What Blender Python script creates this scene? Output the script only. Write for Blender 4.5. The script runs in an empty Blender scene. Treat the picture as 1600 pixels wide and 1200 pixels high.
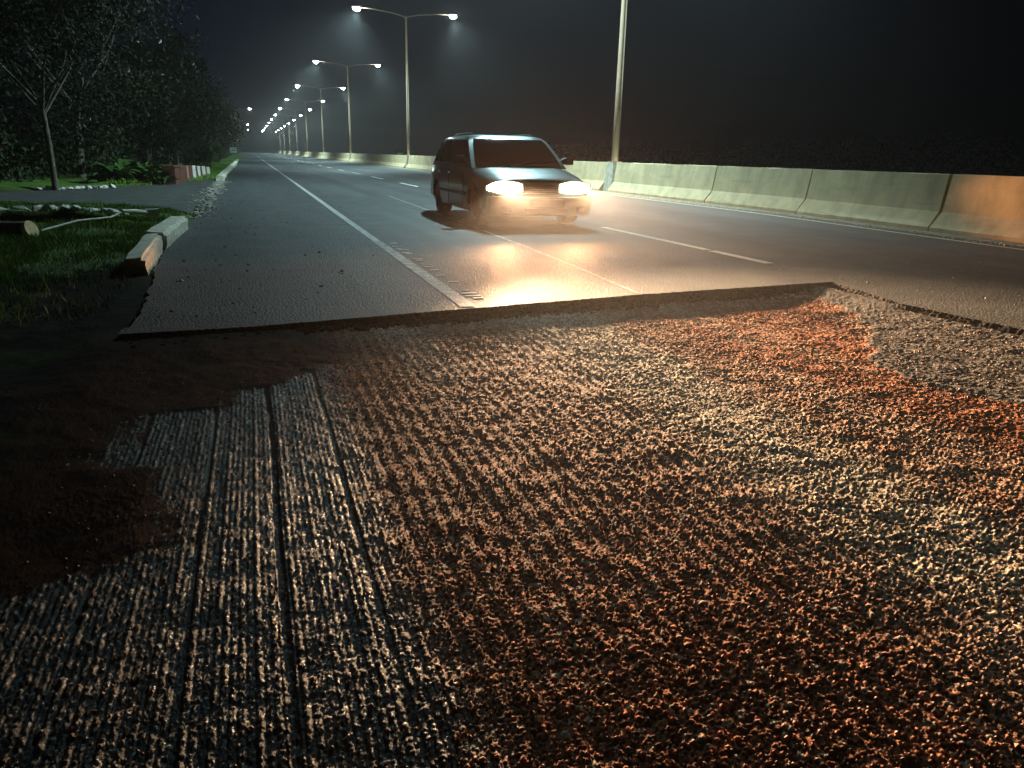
import bpy, bmesh, math, random
import numpy as np
from mathutils import Vector, Matrix

random.seed(7)
S = bpy.context.scene
COL = S.collection

# ------------------------------------------------------------------ camera
CAM_H = 1.08
F_PX = 1150.0
_right = None
def camera_basis(f, roll, vp=(388, 234)):
    d = np.array([vp[0] - 800, vp[1] - 600, f], float); d /= np.linalg.norm(d)
    u0 = np.array([math.sin(roll), -math.cos(roll), 0.0])
    u = u0 + np.array([0, 0, -(u0 @ d) / d[2]]); u /= np.linalg.norm(u)
    return np.cross(d, u), d, u
bx_, by_, bz_ = camera_basis(F_PX, math.radians(1.3))
c_right = Vector((bx_[0], by_[0], bz_[0])); c_down = Vector((bx_[1], by_[1], bz_[1])); c_fwd = Vector((bx_[2], by_[2], bz_[2]))
cam_data = bpy.data.cameras.new("camera")
cam_data.sensor_fit = 'HORIZONTAL'; cam_data.sensor_width = 36.0
cam_data.lens = F_PX / 1600 * 36
cam_data.clip_start = 0.05; cam_data.clip_end = 3000
cam = bpy.data.objects.new("camera", cam_data); COL.objects.link(cam)
rm = Matrix((c_right, -c_down, -c_fwd)).transposed().to_4x4()
cam.matrix_world = Matrix.Translation((0, 0, CAM_H)) @ rm
S.camera = cam

# ------------------------------------------------------------------ night sky, moon, exposure
SUN_EL, SUN_ROT = -5.0, 330.0
W = bpy.data.worlds.new("World"); S.world = W; W.use_nodes = True
wn = W.node_tree; wn.nodes.clear()
sky = wn.nodes.new("ShaderNodeTexSky"); sky.sky_type = 'NISHITA'; sky.sun_disc = False
sky.sun_elevation = math.radians(SUN_EL); sky.sun_rotation = math.radians(SUN_ROT); sky.ozone_density = 7.0
bg = wn.nodes.new("ShaderNodeBackground"); bg.inputs[1].default_value = 0.15
wo = wn.nodes.new("ShaderNodeOutputWorld")
wn.links.new(sky.outputs[0], bg.inputs[0]); wn.links.new(bg.outputs[0], wo.inputs[0])
S.view_settings.view_transform = 'Standard'; S.view_settings.look = 'None'
S.view_settings.exposure = 0.4; S.view_settings.gamma = 1.0
S.view_settings.use_curve_mapping = False
S.render.engine = 'CYCLES'
S.cycles.use_denoising = True
S.cycles.max_bounces = 5; S.cycles.diffuse_bounces = 2; S.cycles.glossy_bounces = 3
S.cycles.transmission_bounces = 4; S.cycles.volume_bounces = 0
S.cycles.sample_clamp_indirect = 4.0
S.cycles.caustics_reflective = False; S.cycles.caustics_refractive = False

LAMP_W = 9000.0          # each street lamp head
LAMP_COL = (0.60, 0.95, 1.0)
SPREAD_W = 430.0         # wide side spread of each headlight
BEAM_W = 20500.0          # dipped main beam of each headlight
BEAM_COL = (1.0, 0.65, 0.37)
SPREAD_COL = (1.0, 0.46, 0.19)
HAZE_DENSITY = 0.0010

# ------------------------------------------------------------------ helpers
def tag(o, label=None, cat=None, group=None, kind=None):
    if label: o["label"] = label
    if cat: o["category"] = cat
    if group: o["group"] = group
    if kind: o["kind"] = kind
    return o

def mesh_obj(name, v, f, mat=None, parent=None, smooth=False):
    me = bpy.data.meshes.new(name)
    me.from_pydata([tuple(map(float, p)) for p in v], [], f); me.update()
    if smooth:
        me.polygons.foreach_set("use_smooth", [True] * len(me.polygons))
    o = bpy.data.objects.new(name, me); COL.objects.link(o)
    if mat: me.materials.append(mat)
    if parent: o.parent = parent
    return o

def fast_mesh(name, verts, quads, mat, smooth=True):
    me = bpy.data.meshes.new(name)
    n = len(verts); m = len(quads); k = quads.shape[1]
    me.vertices.add(n); me.vertices.foreach_set("co", verts.astype(np.float32).ravel())
    me.loops.add(m * k); me.loops.foreach_set("vertex_index", quads.astype(np.int32).ravel())
    me.polygons.add(m)
    me.polygons.foreach_set("loop_start", (np.arange(m) * k).astype(np.int32))
    me.polygons.foreach_set("loop_total", np.full(m, k, np.int32))
    me.polygons.foreach_set("use_smooth", np.full(m, smooth))
    me.update(calc_edges=True)
    me.materials.append(mat)
    o = bpy.data.objects.new(name, me); COL.objects.link(o)
    return o

def empty(name, loc=(0, 0, 0), rot=(0, 0, 0)):
    o = bpy.data.objects.new(name, None); COL.objects.link(o)
    o.location = loc; o.rotation_euler = rot; o.empty_display_size = 0.2
    return o

class MB:
    def __init__(self): self.v = []; self.f = []
    def quad(self, a, b, c, d):
        n = len(self.v); self.v += [a, b, c, d]; self.f.append((n, n + 1, n + 2, n + 3))
    def box(self, c, s, R=None, taper=1.0):
        n = len(self.v); c = Vector(c)
        for z in (-.5, .5):
            k = taper if z > 0 else 1.0
            for x, y in ((-.5, -.5), (.5, -.5), (.5, .5), (-.5, .5)):
                p = Vector((x * s[0] * k, y * s[1] * k, z * s[2]))
                if R is not None: p = R @ p
                self.v.append(tuple(c + p))
        for q in ((3, 2, 1, 0), (4, 5, 6, 7), (0, 1, 5, 4), (1, 2, 6, 5), (2, 3, 7, 6), (3, 0, 4, 7)):
            self.f.append(tuple(n + i for i in q))
    def tube(self, pts, rad, seg=8, cap=True):
        pts = [Vector(p) for p in pts]
        if not isinstance(rad, (list, tuple)): rad = [rad] * len(pts)
        n0 = len(self.v); up = Vector((0.13, 0.27, 0.95))
        for i, p in enumerate(pts):
            t = (pts[min(i + 1, len(pts) - 1)] - pts[max(i - 1, 0)]).normalized()
            a = t.cross(up)
            if a.length < .1: a = t.cross(Vector((1, 0, 0)))
            a.normalize(); b = t.cross(a).normalized()
            for k in range(seg):
                th = 2 * math.pi * k / seg
                self.v.append(tuple(p + (a * math.cos(th) + b * math.sin(th)) * rad[i]))
        for i in range(len(pts) - 1):
            for k in range(seg):
                k2 = (k + 1) % seg
                self.f.append((n0 + i * seg + k, n0 + i * seg + k2, n0 + (i + 1) * seg + k2, n0 + (i + 1) * seg + k))
        if cap:
            self.f.append(tuple(n0 + k for k in range(seg))[::-1])
            self.f.append(tuple(n0 + (len(pts) - 1) * seg + k for k in range(seg)))
    def extrude(self, poly, axis_pts):
        # poly: list of (a,b) ; axis_pts: list of functions/frames -> list of loops of 3D points
        pass
    def loft(self, loops, closed=True, caps=True):
        n0 = len(self.v); k = len(loops[0])
        for L in loops: self.v += [tuple(p) for p in L]
        for i in range(len(loops) - 1):
            for j in range(k if closed else k - 1):
                j2 = (j + 1) % k
                self.f.append((n0 + i * k + j, n0 + i * k + j2, n0 + (i + 1) * k + j2, n0 + (i + 1) * k + j))
        if caps and closed:
            self.f.append(tuple(n0 + j for j in range(k))[::-1])
            self.f.append(tuple(n0 + (len(loops) - 1) * k + j for j in range(k)))
    def build(self, name, mat, parent=None, smooth=False, fix=True):
        o = mesh_obj(name, self.v, self.f, mat, parent, smooth)
        if fix:
            bm = bmesh.new(); bm.from_mesh(o.data); bmesh.ops.recalc_face_normals(bm, faces=bm.faces[:]); bm.to_mesh(o.data); bm.free()
        return o

def autosmooth(o, ang=35):
    me = o.data
    bm = bmesh.new(); bm.from_mesh(me)
    for f in bm.faces: f.smooth = True
    for e in bm.edges:
        e.smooth = not (len(e.link_faces) == 2 and e.calc_face_angle(0) > math.radians(ang))
    bm.to_mesh(me); bm.free()
    return o

# ---- vectorised noise
def _hash(ix, iy, seed=0):
    h = (ix.astype(np.int64) * 374761393 + iy.astype(np.int64) * 668265263 + seed * 1442695041) & 0xffffffff
    h = ((h ^ (h >> 13)) * 1274126177) & 0xffffffff
    h = ((h ^ (h >> 16)) * 2246822519) & 0xffffffff
    return ((h ^ (h >> 15)) & 0xffffff).astype(np.float32) / np.float32(0xffffff)
def vnoise(x, y, seed=0):
    ix = np.floor(x); iy = np.floor(y); fx = x - ix; fy = y - iy
    fx = fx * fx * (3 - 2 * fx); fy = fy * fy * (3 - 2 * fy)
    a = _hash(ix, iy, seed); b = _hash(ix + 1, iy, seed); c = _hash(ix, iy + 1, seed); d = _hash(ix + 1, iy + 1, seed)
    return (a + (b - a) * fx) * (1 - fy) + (c + (d - c) * fx) * fy
def fbm(x, y, seed=0, oct=4):
    s = 0; a = .5
    for i in range(oct):
        s = s + a * vnoise(x, y, seed + i * 17); x = x * 2.03 + 3.1; y = y * 2.03 + 1.7; a *= .5
    return s / (1 - .5 ** oct)
def stones(x, y, size, seed):
    """domes on a jittered grid: height 0..1 and the random id of the stone"""
    gx = x / size; gy = y / size
    cx = np.floor(gx); cy = np.floor(gy)
    best = np.zeros_like(gx); cid = np.zeros_like(gx)
    for dx in (-1, 0, 1):
        for dy in (-1, 0, 1):
            ix = cx + dx; iy = cy + dy
            px = ix + .5 + (_hash(ix, iy, seed) - .5) * .9
            py = iy + .5 + (_hash(ix, iy, seed + 1) - .5) * .9
            r = .34 + .46 * _hash(ix, iy, seed + 2)
            amp = .3 + .7 * _hash(ix, iy, seed + 3) ** 1.5
            el = .7 + .6 * _hash(ix, iy, seed + 5)
            qx = (gx - px) * el; qy = (gy - py) / el
            a = 6.283 * _hash(ix, iy, seed + 6); ca = np.cos(a); sa = np.sin(a)
            u = np.abs(qx * ca + qy * sa); v = np.abs(-qx * sa + qy * ca)
            d = np.maximum(np.maximum(u, v), (u + v) * .74)
            tx = _hash(ix, iy, seed + 7) - .5; ty = _hash(ix, iy, seed + 8) - .5
            hh = amp * np.clip(2.6 * (1 - d / r), 0, 1) * np.clip(.72 + 1.5 * (tx * qx + ty * qy), .1, 1.3)
            m = hh > best
            best = np.where(m, hh, best); cid = np.where(m, _hash(ix, iy, seed + 9), cid)
    return best, cid
def sstep(a, b, x):
    t = np.clip((x - a) / (b - a), 0, 1); return t * t * (3 - 2 * t)

# ------------------------------------------------------------------ materials
def mat(name, color, rough=.7, noise=0.0, nscale=6.0, bump=0.0, bscale=40.0, metallic=0.0, spec=.5, color2=None, stretch=None, detail=6):
    m = bpy.data.materials.new(name); m.use_nodes = True
    nt = m.node_tree; b = nt.nodes["Principled BSDF"]
    b.inputs["Roughness"].default_value = rough; b.inputs["Metallic"].default_value = metallic
    b.inputs["Specular IOR Level"].default_value = spec
    b.inputs["Base Color"].default_value = (*color, 1)
    if noise > 0 or color2 is not None or bump > 0:
        tc = nt.nodes.new("ShaderNodeTexCoord")
        src = tc.outputs["Object"]
        if stretch:
            mp = nt.nodes.new("ShaderNodeMapping"); mp.inputs["Scale"].default_value = stretch
            nt.links.new(src, mp.inputs[0]); src = mp.outputs[0]
    if noise > 0 or color2 is not None:
        n = nt.nodes.new("ShaderNodeTexNoise"); n.inputs["Scale"].default_value = nscale; n.inputs["Detail"].default_value = detail
        n.inputs["Roughness"].default_value = .62
        nt.links.new(src, n.inputs["Vector"])
        r = nt.nodes.new("ShaderNodeValToRGB")
        c2 = color2 if color2 is not None else tuple(c * (1 - noise) for c in color)
        c1 = color if color2 is not None else tuple(min(1, c * (1 + noise)) for c in color)
        r.color_ramp.elements[0].position = .32; r.color_ramp.elements[1].position = .68
        r.color_ramp.elements[0].color = (*c2, 1); r.color_ramp.elements[1].color = (*c1, 1)
        nt.links.new(n.outputs["Fac"], r.inputs[0]); nt.links.new(r.outputs[0], b.inputs["Base Color"])
    if bump > 0:
        n2 = nt.nodes.new("ShaderNodeTexNoise"); n2.inputs["Scale"].default_value = bscale; n2.inputs["Detail"].default_value = 5
        n2.inputs["Roughness"].default_value = .65
        nt.links.new(src, n2.inputs["Vector"])
        bp = nt.nodes.new("ShaderNodeBump"); bp.inputs["Strength"].default_value = 1.0; bp.inputs["Distance"].default_value = bump
        nt.links.new(n2.outputs["Fac"], bp.inputs["Height"]); nt.links.new(bp.outputs[0], b.inputs["Normal"])
    return m

def emit(name, color, strength):
    m = bpy.data.materials.new(name); m.use_nodes = True
    b = m.node_tree.nodes["Principled BSDF"]
    b.inputs["Base Color"].default_value = (.8, .8, .8, 1)
    b.inputs["Emission Color"].default_value = (*color, 1); b.inputs["Emission Strength"].default_value = strength
    return m

def asphalt_material():
    m = bpy.data.materials.new("asphalt"); m.use_nodes = True
    nt = m.node_tree; b = nt.nodes["Principled BSDF"]; L = nt.links
    tc = nt.nodes.new("ShaderNodeTexCoord")
    def noise(scale, detail=5, rough=.6, vec=None):
        n = nt.nodes.new("ShaderNodeTexNoise"); n.inputs["Scale"].default_value = scale
        n.inputs["Detail"].default_value = detail; n.inputs["Roughness"].default_value = rough
        L.new(vec or tc.outputs["Object"], n.inputs["Vector"]); return n
    def ramp(src, p0, c0, p1, c1):
        r = nt.nodes.new("ShaderNodeValToRGB")
        r.color_ramp.elements[0].position = p0; r.color_ramp.elements[0].color = (*c0, 1)
        r.color_ramp.elements[1].position = p1; r.color_ramp.elements[1].color = (*c1, 1)
        L.new(src, r.inputs[0]); return r
    def mix(kind, fac, a, bb):
        x = nt.nodes.new("ShaderNodeMix"); x.data_type = 'RGBA'; x.blend_type = kind
        x.inputs[0].default_value = fac; L.new(a, x.inputs[6]); L.new(bb, x.inputs[7]); return x.outputs[2]
    # wheel tracks and patches, stretched along the road
    mp = nt.nodes.new("ShaderNodeMapping"); mp.inputs["Scale"].default_value = (1.0, .07, 1.0)
    L.new(tc.outputs["Object"], mp.inputs[0])
    big = ramp(noise(.9, 4, .6, mp.outputs[0]).outputs["Fac"], .3, (.050, .053, .056), .7, (.084, .087, .090))
    blot = ramp(noise(1.7, 6, .65).outputs["Fac"], .35, (.72, .70, .68), .65, (1.1, 1.1, 1.1))
    fine = ramp(noise(42, 3, .75).outputs["Fac"], .34, (.45, .45, .45), .68, (1.6, 1.58, 1.54))
    c = mix('MULTIPLY', 1.0, big.outputs[0], blot.outputs[0])
    c = mix('MULTIPLY', .9, c, fine.outputs[0])
    # brown dust
    dust = ramp(noise(.55, 7, .7).outputs["Fac"], .55, (0, 0, 0), .8, (.35, .35, .35))
    dm = nt.nodes.new("ShaderNodeMix"); dm.data_type = 'RGBA'; dm.inputs[7].default_value = (.11, .075, .05, 1)
    L.new(dust.outputs[0], dm.inputs[0]); L.new(c, dm.inputs[6]); c = dm.outputs[2]
    L.new(c, b.inputs["Base Color"])
    rr = ramp(noise(.8, 5, .6, mp.outputs[0]).outputs["Fac"], .3, (.52,) * 3, .7, (.70,) * 3)
    L.new(rr.outputs[0], b.inputs["Roughness"])
    vo = nt.nodes.new("ShaderNodeTexVoronoi"); vo.inputs["Scale"].default_value = 62
    L.new(tc.outputs["Object"], vo.inputs["Vector"])
    b1 = nt.nodes.new("ShaderNodeBump"); b1.inputs["Distance"].default_value = .010; b1.inputs["Strength"].default_value = .6; b1.invert = True
    L.new(vo.outputs["Distance"], b1.inputs["Height"])
    b.inputs["Specular IOR Level"].default_value = .14
    b2 = nt.nodes.new("ShaderNodeBump"); b2.inputs["Distance"].default_value = .012; b2.inputs["Strength"].default_value = .5
    L.new(noise(14, 6, .7).outputs["Fac"], b2.inputs["Height"]); L.new(b1.outputs[0], b2.inputs["Normal"])
    L.new(b2.outputs[0], b.inputs["Normal"])
    return m

def paint_material(name, color, lo, hi):
    """road paint worn through to the asphalt in patches"""
    m = bpy.data.materials.new(name); m.use_nodes = True
    nt = m.node_tree; b = nt.nodes["Principled BSDF"]; L = nt.links
    tc = nt.nodes.new("ShaderNodeTexCoord")
    n = nt.nodes.new("ShaderNodeTexNoise"); n.inputs["Scale"].default_value = 9; n.inputs["Detail"].default_value = 9; n.inputs["Roughness"].default_value = .8
    L.new(tc.outputs["Object"], n.inputs["Vector"])
    r = nt.nodes.new("ShaderNodeValToRGB")
    r.color_ramp.elements[0].position = lo; r.color_ramp.elements[0].color = (.06, .058, .055, 1)
    r.color_ramp.elements[1].position = hi; r.color_ramp.elements[1].color = (*color, 1)
    L.new(n.outputs["Fac"], r.inputs[0]); L.new(r.outputs[0], b.inputs["Base Color"])
    b.inputs["Roughness"].default_value = .6
    n2 = nt.nodes.new("ShaderNodeTexNoise"); n2.inputs["Scale"].default_value = 60; n2.inputs["Detail"].default_value = 4
    L.new(tc.outputs["Object"], n2.inputs["Vector"])
    bp = nt.nodes.new("ShaderNodeBump"); bp.inputs["Distance"].default_value = .008; L.new(n2.outputs["Fac"], bp.inputs["Height"])
    L.new(bp.outputs[0], b.inputs["Normal"])
    return m

def concrete_material():
    """cast concrete with rain streaks, tyre scuffs and a dirty foot"""
    m = mat("concrete", (.70, .54, .32), .88, .18, 2.2, .005, 70)
    nt = m.node_tree; b = nt.nodes["Principled BSDF"]; L = nt.links
    base = b.inputs["Base Color"].links[0].from_socket
    tc = nt.nodes.new("ShaderNodeTexCoord")
    def layer(scale, stretch, p0, p1, col, amt, base):
        mp = nt.nodes.new("ShaderNodeMapping"); mp.inputs["Scale"].default_value = stretch; L.new(tc.outputs["Object"], mp.inputs[0])
        n = nt.nodes.new("ShaderNodeTexNoise"); n.inputs["Scale"].default_value = scale; n.inputs["Detail"].default_value = 7; n.inputs["Roughness"].default_value = .7
        L.new(mp.outputs[0], n.inputs["Vector"])
        r = nt.nodes.new("ShaderNodeValToRGB"); r.color_ramp.elements[0].position = p0; r.color_ramp.elements[0].color = (0, 0, 0, 1)
        r.color_ramp.elements[1].position = p1; r.color_ramp.elements[1].color = (amt, amt, amt, 1); L.new(n.outputs["Fac"], r.inputs[0])
        x = nt.nodes.new("ShaderNodeMix"); x.data_type = 'RGBA'; x.inputs[7].default_value = (*col, 1)
        L.new(r.outputs[0], x.inputs[0]); L.new(base, x.inputs[6]); return x.outputs[2]
    base = layer(3.2, (1, 1, .12), .48, .72, (.30, .25, .15), .5, base)     # streaks
    base = layer(2.6, (.3, .22, 3.0), .56, .70, (.18, .16, .12), .45, base)   # scuffs along the face
    base = layer(26, (1, 1, 1), .60, .72, (.20, .17, .12), .6, base)         # pits
    L.new(base, b.inputs["Base Color"])
    return m

def milled_material():
    m = bpy.data.materials.new("milled_bed"); m.use_nodes = True
    nt = m.node_tree; b = nt.nodes["Principled BSDF"]; L = nt.links
    at = nt.nodes.new("ShaderNodeAttribute"); at.attribute_name = "tint"
    tc = nt.nodes.new("ShaderNodeTexCoord")
    n = nt.nodes.new("ShaderNodeTexNoise"); n.inputs["Scale"].default_value = 160; n.inputs["Detail"].default_value = 4; n.inputs["Roughness"].default_value = .7
    L.new(tc.outputs["Object"], n.inputs["Vector"])
    r = nt.nodes.new("ShaderNodeValToRGB")
    r.color_ramp.elements[0].position = .3; r.color_ramp.elements[0].color = (.55, .55, .55, 1)
    r.color_ramp.elements[1].position = .7; r.color_ramp.elements[1].color = (1.35, 1.35, 1.35, 1)
    L.new(n.outputs["Fac"], r.inputs[0])
    x = nt.nodes.new("ShaderNodeMix"); x.data_type = 'RGBA'; x.blend_type = 'MULTIPLY'; x.inputs[0].default_value = 1
    L.new(at.outputs["Color"], x.inputs[6]); L.new(r.outputs[0], x.inputs[7]); L.new(x.outputs[2], b.inputs["Base Color"])
    L.new(at.outputs["Alpha"], b.inputs["Roughness"]); mr = nt.nodes.new("ShaderNodeMapRange")      # dusty stone is matt, bare asphalt in the grooves is not
    mr.inputs["From Min"].default_value = .60; mr.inputs["From Max"].default_value = .73; mr.inputs["To Min"].default_value = .20; mr.inputs["To Max"].default_value = .05
    L.new(at.outputs["Alpha"], mr.inputs["Value"]); L.new(mr.outputs[0], b.inputs["Specular IOR Level"])
    bp = nt.nodes.new("ShaderNodeBump"); bp.inputs["Distance"].default_value = .004; bp.inputs["Strength"].default_value = .8
    L.new(n.outputs["Fac"], bp.inputs["Height"]); L.new(bp.outputs[0], b.inputs["Normal"])
    return m

def attr_material(name, rough=.9, spec=.3, bump=.01, bscale=30):
    m = bpy.data.materials.new(name); m.use_nodes = True
    nt = m.node_tree; b = nt.nodes["Principled BSDF"]; L = nt.links
    at = nt.nodes.new("ShaderNodeAttribute"); at.attribute_name = "tint"
    L.new(at.outputs["Color"], b.inputs["Base Color"]); b.inputs["Roughness"].default_value = rough
    b.inputs["Specular IOR Level"].default_value = spec
    if bump > 0:
        tc = nt.nodes.new("ShaderNodeTexCoord")
        n = nt.nodes.new("ShaderNodeTexNoise"); n.inputs["Scale"].default_value = bscale; n.inputs["Detail"].default_value = 6
        L.new(tc.outputs["Object"], n.inputs["Vector"])
        bp = nt.nodes.new("ShaderNodeBump"); bp.inputs["Distance"].default_value = bump
        L.new(n.outputs["Fac"], bp.inputs["Height"]); L.new(bp.outputs[0], b.inputs["Normal"])
    return m

def set_tint(o, rgba):
    a = o.data.color_attributes.new("tint", 'FLOAT_COLOR', 'POINT')
    a.data.foreach_set("color", np.ascontiguousarray(rgba, dtype=np.float32).ravel())

MAT = dict(
    asphalt=asphalt_material(),
    paint=paint_material("white_paint", (.62, .60, .54), .30, .46),
    paint_line=paint_material("line_paint", (.52, .50, .45), .36, .58),
    paint_worn=paint_material("worn_paint", (.36, .34, .30), .42, .62),
    paint_yellow=paint_material("yellow_paint", (.60, .52, .30), .32, .5),
    cut=mat("cut_asphalt", (.014, .013, .013), 1.0, .5, 60, .012, 90, spec=.1),
    milled=milled_material(),
    verge=attr_material("verge_soil", .95, .2, .02, 24),
    grass=attr_material("grass_blades", .7, .12, 0),
    earth=mat("earth", (.05, .042, .03), .95, .5, .4, .03, 6),
    drive=mat("driveway_asphalt", (.040, .039, .036), .9, .5, 2.5, .016, 45),
    concrete=concrete_material(),
    joint=mat("joint_shadow", (.05, .048, .04), .9, .3, 12),
    kerb=mat("kerb_stone", (.60, .55, .44), .85, .3, 9, .012, 45),
    dust=mat("gutter_dirt", (.15, .115, .075), .95, .45, 5, .02, 40, color2=(.28, .24, .18)),
    galv=mat("galvanised_steel", (.62, .43, .29), .5, .12, 5, 0, metallic=.25),
    lamp_body=mat("lamp_housing", (.30, .31, .32), .5, .1, 8),
    lamp_lens=emit("lamp_lens", (.80, 1.0, .98), 200.0),
    bark=mat("bark", (.10, .08, .06), .9, .4, 14, .02, 30, stretch=(1, 1, .25)),
    wood=mat("cut_wood", (.72, .50, .25), .8, .25, 18),
    stick=mat("dry_stick", (.48, .46, .38), .8, .25, 20),
    stone=mat("white_stone", (.55, .53, .49), .85, .3, 14, .01, 40),
    rubble=mat("kerb_rubble", (.24, .22, .18), .9, .4, 14, .01, 40),
    red=mat("red_block_paint", (.11, .026, .018), .8, .4, 9),
    pink=mat("faded_red_paint", (.32, .16, .12), .8, .4, 9),
    white=mat("white_block_paint", (.62, .58, .52), .8, .3, 9),
    sign=mat("sign_white", (.7, .7, .68), .6, .1, 3),
    green=mat("sign_green", (.02, .16, .09), .5, .1, 3),
    post=mat("sign_post", (.3, .3, .3), .5, .1, 3),
)
def leaf_mat(name, c, rough):
    m = attr_material(name, rough, .5 if rough < .5 else .15, 0)
    return m
MAT["leaf"] = leaf_mat("leaf", None, .40)
MAT["leaf_matt"] = leaf_mat("leaf_matt", None, .7)

# ------------------------------------------------------------------ ground shape
PIT = -0.075
CUT = [(-0.80, 4.86), (-0.04, 4.89), (0.8, 5.04), (3.0, 5.40), (5.17, 5.62)]
SIDE = [(5.17, 5.62), (5.05, 5.1), (4.93, 4.55), (4.98, 4.0), (5.02, 3.58), (5.08, 2.5), (5.02, 1.0), (5.06, -4.0), (5.05, -9.0)]
cutx = np.array([p[0] for p in CUT]); cuty = np.array([p[1] for p in CUT])

def verge_height(x, y):
    n = (fbm(x * 1.3, y * 1.3, 3, 4) - .5)
    plate = .075 + .10 * n + .05 * (fbm(x * .5, y * .5, 8, 3) - .5)
    low = -.075 + .09 * n
    z = low + (plate - low) * sstep(5.9, 8.6, y + .5 * (x + 1) + .9 * (fbm(x * .9, y * .9, 12, 3) - .5))
    # meets the road edge
    z = z + (-.035 - z) * sstep(-1.35, -.95, x) * sstep(4.0, 6.0, y)
    # driveway bed
    drv = drive_mask(x, y)
    z = z + (-.03 - z) * drv
    far = sstep(23, 27, y)
    z = z + (.05 + .16 * n - z) * far * (1 - drv)
    # ditch
    e = ((x + 3.15) / 1.20) ** 2 + ((y - 12.0) / .92) ** 2
    e = e * (1 + .5 * (fbm(x * 1.6, y * 1.6, 31, 3) - .5))
    z = z - .62 * (1 - sstep(.55, 1.05, e)) + .06 * np.exp(-((e - 1.3) / .25) ** 2)
    return z
def drive_lo(x): return np.interp(x, [-30, -9, -4.46, -2.2, -.9], [23.5, 18.2, 16.4, 15.6, 14.3])
def drive_hi(x): return np.interp(x, [-30, -9, -5.6, -4.0, -2.4, -1.45, -.9], [26, 21.6, 21.0, 22.4, 26.0, 30.0, 30.5])
def drive_mask(x, y): return sstep(-.5, .0, y - drive_lo(x)) * (1 - sstep(0, .5, y - drive_hi(x)))

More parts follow.
